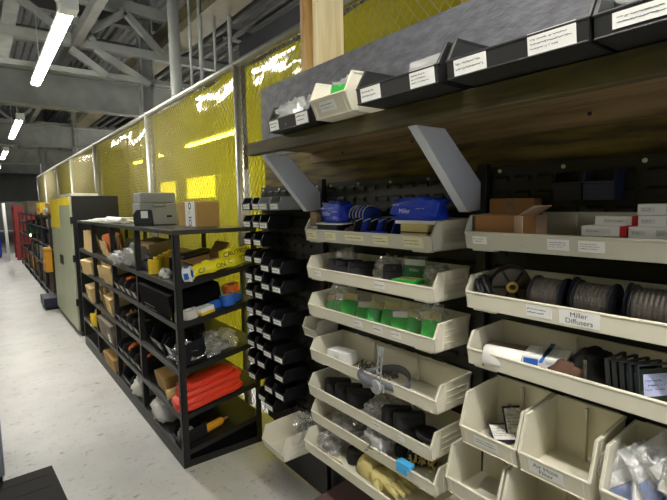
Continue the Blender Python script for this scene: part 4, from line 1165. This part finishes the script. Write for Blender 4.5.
# bay 2
bag('plastic_bag', 'crumpled clear bag on the upper shelf of the second bay', (1.02, 4.02, sz(4, 1.0)), .1, .16, .08, 131, 'filmy', amp=.6)
bag('plastic_bag', 'white plastic bag hanging out of the second bay upper shelf', (.97, 4.3, sz(4, .96)), .09, .11, .06, 133, 'filmy', amp=.6)
carton('cardboard_box', 'pale carton behind the plastic bags of the second bay', 'box', (1.2, 4.15, sz(4, 1.1)), (.2, .5, .17), (0, tl, 0), 'manila')
for r, (z, lbl) in enumerate(((3, 'third'), (2, 'second'), (1, 'lowest but one'))):
    for i in range(4):
        y = 3.89 + i * .195
        make_bin('parts_bin', 'black label fronted bin on the %s shelf of the second bay, %s' % (lbl, ['nearest', 'second', 'third', 'farthest'][i]), 'bin', (.94, y, sz(z, .94)), (.165, .3, .12, .06, .014, .035), 'dkgrey', 'bin', [(.0, .06, .05, 2, 'glove_w')], 'label fronted bins in the second bay', 0, tl)
        if i in (0, 2):
            bag('orange_bag', 'orange lumpy packet in the %s shelf bin of the second bay, %s' % (lbl, 'near one' if i == 0 else 'far one'), (1.02, y, sz(z, 1.02) + .01), .05, .06, .055, r * 10 + i, 'orange' if (r + i) % 2 == 0 else 'carddark', 'packet', 'orange packets in the bins', .4)
make_bin('parts_bin', 'black bin on the bottom shelf of the second bay', 'bin', (.94, 4.3, sz(0, .94)), (.3, .3, .13, .06, .014, .035), 'dkgrey', 'bin', [(.0, .06, .04, 2, 'glove_w')], None, 0, tl)
# bay 3
def envelope_bundle(label, loc, n, w, h, seed, mats=('manila',)):
    root = thing('envelope_bundle', label, 'envelopes', loc, (0, 0, 0), 'brown envelope bundles')
    r = random.Random(seed)
    for k in range(n):
        MB().box(-.004, .004, -w / 2, w / 2, 0, h * r.uniform(.75, 1)).build('envelope', mats[k % len(mats)], root, (k * .024, r.uniform(-.01, .01), 0), (r.uniform(-.15, .15), r.uniform(-.3, .02), r.uniform(-.15, .15)), bevel=.002)
    return root
envelope_bundle('brown envelopes fanned out on the upper shelf of the third bay', (.97, 4.98, sz(4, .97)), 6, .3, .2, 1)
envelope_bundle('brown envelopes with orange packs on the upper shelf, beside the second bay', (1.0, 4.77, sz(4, 1.0)), 6, .2, .24, 2, ('orange', 'manila', 'manila'))
carton('cardboard_box', 'squashed tan carton on the third shelf of the third bay', 'box', (1.06, 4.84, sz(3, .97)), (.22, .32, .19), (0, tl, .06), 'manila')
envelope_bundle('brown envelopes standing on the third shelf of the third bay', (.97, 5.25, sz(3, .97)), 5, .28, .17, 3)
carton('cardboard_box', 'tan carton on the second shelf of the third bay', 'box', (1.06, 4.9, sz(2, .97)), (.22, .36, .18), (0, tl, -.06), 'manila')
envelope_bundle('brown envelopes leaning on the second shelf of the third bay', (.98, 5.3, sz(2, .98)), 4, .26, .2, 4)
c = carton('grey_crate', 'grey crate with white label on the lowest but one shelf', 'crate', (1.05, 5.05, sz(1, .96)), (.22, .62, .22), (0, tl, 0), 'clutter', labels=[('-x', -.15, .07, .1, .09, 2)])
carton('cardboard_box', 'cardboard carton on the bottom shelf of the third bay', 'box', (1.04, 4.95, sz(0, .95)), (.22, .45, .13), (0, tl, 0), 'card')
# bay 4
envelope_bundle('brown envelopes jutting out of the farthest bay upper shelf', (.95, 5.85, sz(4, .95)), 6, .34, .24, 5)
carton('cardboard_box', 'pale carton on the third shelf of the farthest bay', 'box', (1.03, 5.85, sz(3, .95)), (.2, .4, .16), (0, tl, .1), 'manila')
carton('cardboard_box', 'pale carton on the second shelf of the farthest bay', 'box', (1.03, 5.8, sz(2, .95)), (.2, .4, .17), (0, tl, -.05), 'manila')
bag('yellow_bag', 'yellow cloth bag on the lowest but one shelf of the farthest bay', (1.0, 5.72, sz(1, .97)), .09, .1, .09, 141, 'ylw', 'bag', amp=.4)

# =================================================================== CABINET
c = thing('storage_cabinet', 'tall pale green double door cabinet with black sides', 'cabinet', (.935, 6.79, 0))
MB().box(.012, .572, 0, 2.09, .06, 1.86).build('carcass', 'lockerblk', c, bevel=.004)
MB().box(.03, .56, .02, 2.07, 0, .06).build('plinth', 'lockerblk', c)
for k, (a, b) in enumerate(((.012, 1.035), (1.045, 2.08))):
    d = MB().box(-.012, .012, a, b, .08, 1.85).build('door', 'locker', c, bevel=.004)
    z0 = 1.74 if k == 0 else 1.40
    MB().box(-.0135, -.012, a + .02, b - .02, z0, 1.845).build('yellow_light_patch', 'yellow', d)  # yellow light on the door, painted as a thin patch
    yh = b - .09 if k == 0 else a + .09
    MB().box(-.034, -.012, yh - .012, yh + .012, .88, 1.02).build('handle', 'shelf', d, bevel=.004)
for z in (.42, 1.0, 1.5):
    MB().box(-.02, .01, -.012, .01, z, z + .09).build('hinge', 'lockerblk', c)
carton('flat_box', 'flat pale carton lying on top of the pale green cabinet', 'box', (1.2, 7.9, 1.862), (.35, .9, .05), (0, 0, .03), 'paleboard')

# =================================================================== FAR SHELVING
F0, F1 = 9.5, 17.0
fy = [9.5, 10.7, 11.9, 13.1, 14.6, 16.0, 17.4]
fs_ = thing('shelving_unit', 'dark open steel shelving far down the aisle beyond the cabinet', 'shelving', (0, 0, 0))
for y in fy:
    for x in (.94, 1.42): MB().box(x, x + .035, y - .018, y + .018, 0, 1.62).build('post', 'shelfedge', fs_)
for b in range(len(fy) - 1):
    for z in (.15, .6, 1.02, 1.35, 1.58):
        MB().box(.94, 1.455, fy[b], fy[b + 1] - .002, z - .03, z).build('shelf_board', 'shelf', fs_)
far = [
 ('cardboard_box', 'tan carton on top of the far shelving, nearest the cabinet', 10.1, 1.582, (.3, .5, .22), 'card'),
 ('cardboard_box', 'yellowish carton with red print on top of the far shelving', 11.6, 1.582, (.3, .7, .24), 'ylw'),
 ('plastic_crate', 'grey bundle on top of the far shelving, farthest one', 14.9, 1.582, (.34, 1.6, .32), 'clutter'),
 ('plastic_crate', 'pale crate on top of the far shelving between two cartons', 10.7, 1.582, (.26, .4, .14), 'paleboard'),
 ('plastic_crate', 'white crate on the uppermost inner shelf, far shelving near end', 10.1, 1.352, (.3, .5, .16), 'glove_w'),
 ('plastic_crate', 'brown crate on the uppermost inner shelf, far shelving middle', 11.3, 1.352, (.3, .6, .16), 'brown'),
 ('plastic_crate', 'dark blue crate in the middle of the far shelving', 11.4, 1.022, (.3, .7, .26), 'navy'),
 ('plastic_crate', 'red brown crate on the middle of the far shelving near end', 10.1, 1.022, (.3, .5, .22), 'brown'),
 ('plastic_crate', 'green crate deep down the far shelving', 15.1, 1.022, (.3, .9, .32), 'greenp'),
 ('plastic_crate', 'grey crate low on the far shelving near end', 10.1, .602, (.3, .6, .28), 'clutter'),
 ('plastic_crate', 'pale grey crate low on the far shelving middle', 12.3, .602, (.3, .8, .3), 'glove_w'),
 ('plastic_crate', 'dull crate low in the farthest bay', 13.8, .602, (.3, .8, .28), 'clutter'),
 ('plastic_crate', 'red brown crate on the bottom far shelf near end', 10.0, .152, (.34, .7, .36), 'brown'),
 ('plastic_crate', 'black crate on the bottom far shelf middle', 11.3, .152, (.3, .8, .34), 'black'),
 ('plastic_crate', 'pale crate on the bottom far shelf', 12.5, .152, (.3, .8, .3), 'clutter'),
 ('plastic_crate', 'yellow tan sack box at the foot of the far end', 15.2, .152, (.3, .9, .36), 'manila'),
 ('plastic_crate', 'amber sack box at the foot of the far bay', 14.0, .152, (.3, .6, .38), 'amber'),
]
for nm, lb, y, z, s, m_ in far:
    root = thing(nm, lb, 'box' if 'box' in nm else 'crate', (1.14, y, z))
    MB().box(-s[0] / 2, s[0] / 2, -s[1] / 2, s[1] / 2, 0, s[2]).build('crate_body', m_, root, bevel=.01)
    if 'crate' in nm: MB().box(-s[0] / 2 - .008, s[0] / 2 + .008, -s[1] / 2 - .008, s[1] / 2 + .008, s[2] - .04, s[2] - .015).build('rim', m_, root)
    else: MB().box(-s[0] / 2 - .002, -s[0] / 2, -s[1] * .3, s[1] * .3, s[2] * .3, s[2] * .6).build('printed_panel', 'orange' if 'red' in lb else 'paper', root)
c = thing('envelope_holder', 'orange tan envelope bundle hanging on the far shelving front', 'envelopes', (.882, 9.45, .60))
MB().box(-.05, .06, -.16, .16, 0, .42).build('bundle', 'amber', c, bevel=.012)
MB().box(-.052, .062, -.162, .162, .36, .375).build('strap', 'carddark', c)
c = thing('tool_box', 'dark tool box on the floor beyond the cabinet', 'box', (.86, 9.25, 0))
MB().box(-.12, .12, -.3, .3, .05, .2).build('box_body', 'navy', c, bevel=.01)
MB().box(-.1, .1, -.28, .28, 0, .05).build('base', 'black', c)
c = thing('status_lamp', 'small glowing green lamp on the far shelving', 'lamp', (.93, 13.1, 1.08))
MB().box(0, .02, -.05, .05, -.05, .05).build('lamp_body', 'black', c)
MB().blob((-.012, 0, 0), .02, .04, .04, 0, 0, 1, 10).build('lamp_lens', 'screen', c)

# far end of the aisle
c = thing('red_rack', 'red painted upright rack at the far end of the aisle', 'rack', (.93, 18.6, 0))
for y in (0, 1.1): MB().box(-.05, .05, y - .05, y + .05, 0, 1.85).build('upright', 'redpaint', c)
for z in (.35, .8, 1.25, 1.7): MB().box(-.03, .03, .05, 1.05, z, z + .08).build('rung', 'redpaint', c)
MB().box(.05, .6, -.05, 1.15, 0, 1.8).build('side_sheet', 'redpaint', c)
c = thing('white_pole', 'white pole leaning at the far end of the aisle beside the red rack', 'pole', (.64, 18.2, 0))
MB().tube([(0, 0, 0), (-.03, .1, 1.9)], .045, 12).build('pole_tube', 'white', c)
MB().lathe([(.001, 0), (.12, 0), (.12, .02), (.001, .02)], 16).build('base', 'white', c)
c = thing('blue_machine', 'dark blue machine at the far left end of the aisle', 'machine', (.1, 20.5, 0))
MB().box(-.5, .42, -.4, .4, .05, 1.7).build('machine_body', 'blue', c, bevel=.03)
MB().box(-.45, .38, -.35, .35, 0, .05).build('base', 'black', c)
c = thing('dark_workbench', 'grey cluttered bench at the end of the aisle', 'bench', (.4, 22.5, 0))
MB().box(-1.5, 1.2, -.4, .4, .8, .86).build('bench_top', 'steel', c)
for x in (-1.4, 1.1):
    for y in (-.35, .35): MB().box(x - .04, x + .04, y - .04, y + .04, 0, .8).build('leg', 'steeld', c)
MB().box(-1.5, 1.2, .3, .4, .86, 2.0).build('back_panel', 'steeld', c)

# near left foreground
c = thing('floor_mat', 'black rubber mat on the floor at the lower left', 'mat', (-.1, 2.36, 0), (0, 0, .06))
MB().box(-.42, .42, -1.08, 1.06, 0, .012).build('mat_body', 'rubber', c, bevel=.004)
mb = MB()
for k in range(14): mb.box(-.38, .38, -1.0 + k * .15, -.93 + k * .15, .012, .014)
mb.build('ribs', 'rubber', c)
c = thing('grey_machine', 'grey machine housing at the extreme lower left', 'machine', (-.23, 3.62, 0))
MB().box(-.3, .235, -.2, .25, .04, 1.2).build('housing', 'greymach', c, bevel=.012)
MB().box(-.28, .22, -.18, .23, 0, .04).build('plinth', 'black', c)

# =================================================================== WORLD, CAMERA
w = bpy.data.worlds.new('World'); SC.world = w; w.use_nodes = True
bg = w.node_tree.nodes['Background']
bg.inputs['Color'].default_value = (0.72, 0.8, 1.0, 1)
bg.inputs['Strength'].default_value = 0.36

yaw, pit, rol = 0.652198, 0.0994653, -0.0160838
f = Vector((math.sin(yaw) * math.cos(pit), math.cos(yaw) * math.cos(pit), -math.sin(pit)))
rt = Vector((math.cos(yaw), -math.sin(yaw), 0)); up = rt.cross(f)
rt2 = rt * math.cos(rol) + up * math.sin(rol); up2 = up * math.cos(rol) - rt * math.sin(rol)
cam = bpy.data.cameras.new('camera'); co = bpy.data.objects.new('camera', cam); COL.objects.link(co)
Mx = Matrix(((rt2.x, up2.x, -f.x, 0), (rt2.y, up2.y, -f.y, 0), (rt2.z, up2.z, -f.z, 1.7), (0, 0, 0, 1)))
co.matrix_world = Mx
cam.sensor_fit = 'HORIZONTAL'; cam.sensor_width = 36; cam.lens = 36 * 460 / 667
cam.clip_start = .02; cam.clip_end = 200
SC.camera = co
vs = SC.view_settings
SC.display_settings.display_device = 'sRGB'
vs.view_transform = 'Standard'; vs.look = 'None'; vs.gamma = 1; vs.use_curve_mapping = False
vs.exposure = 1.42
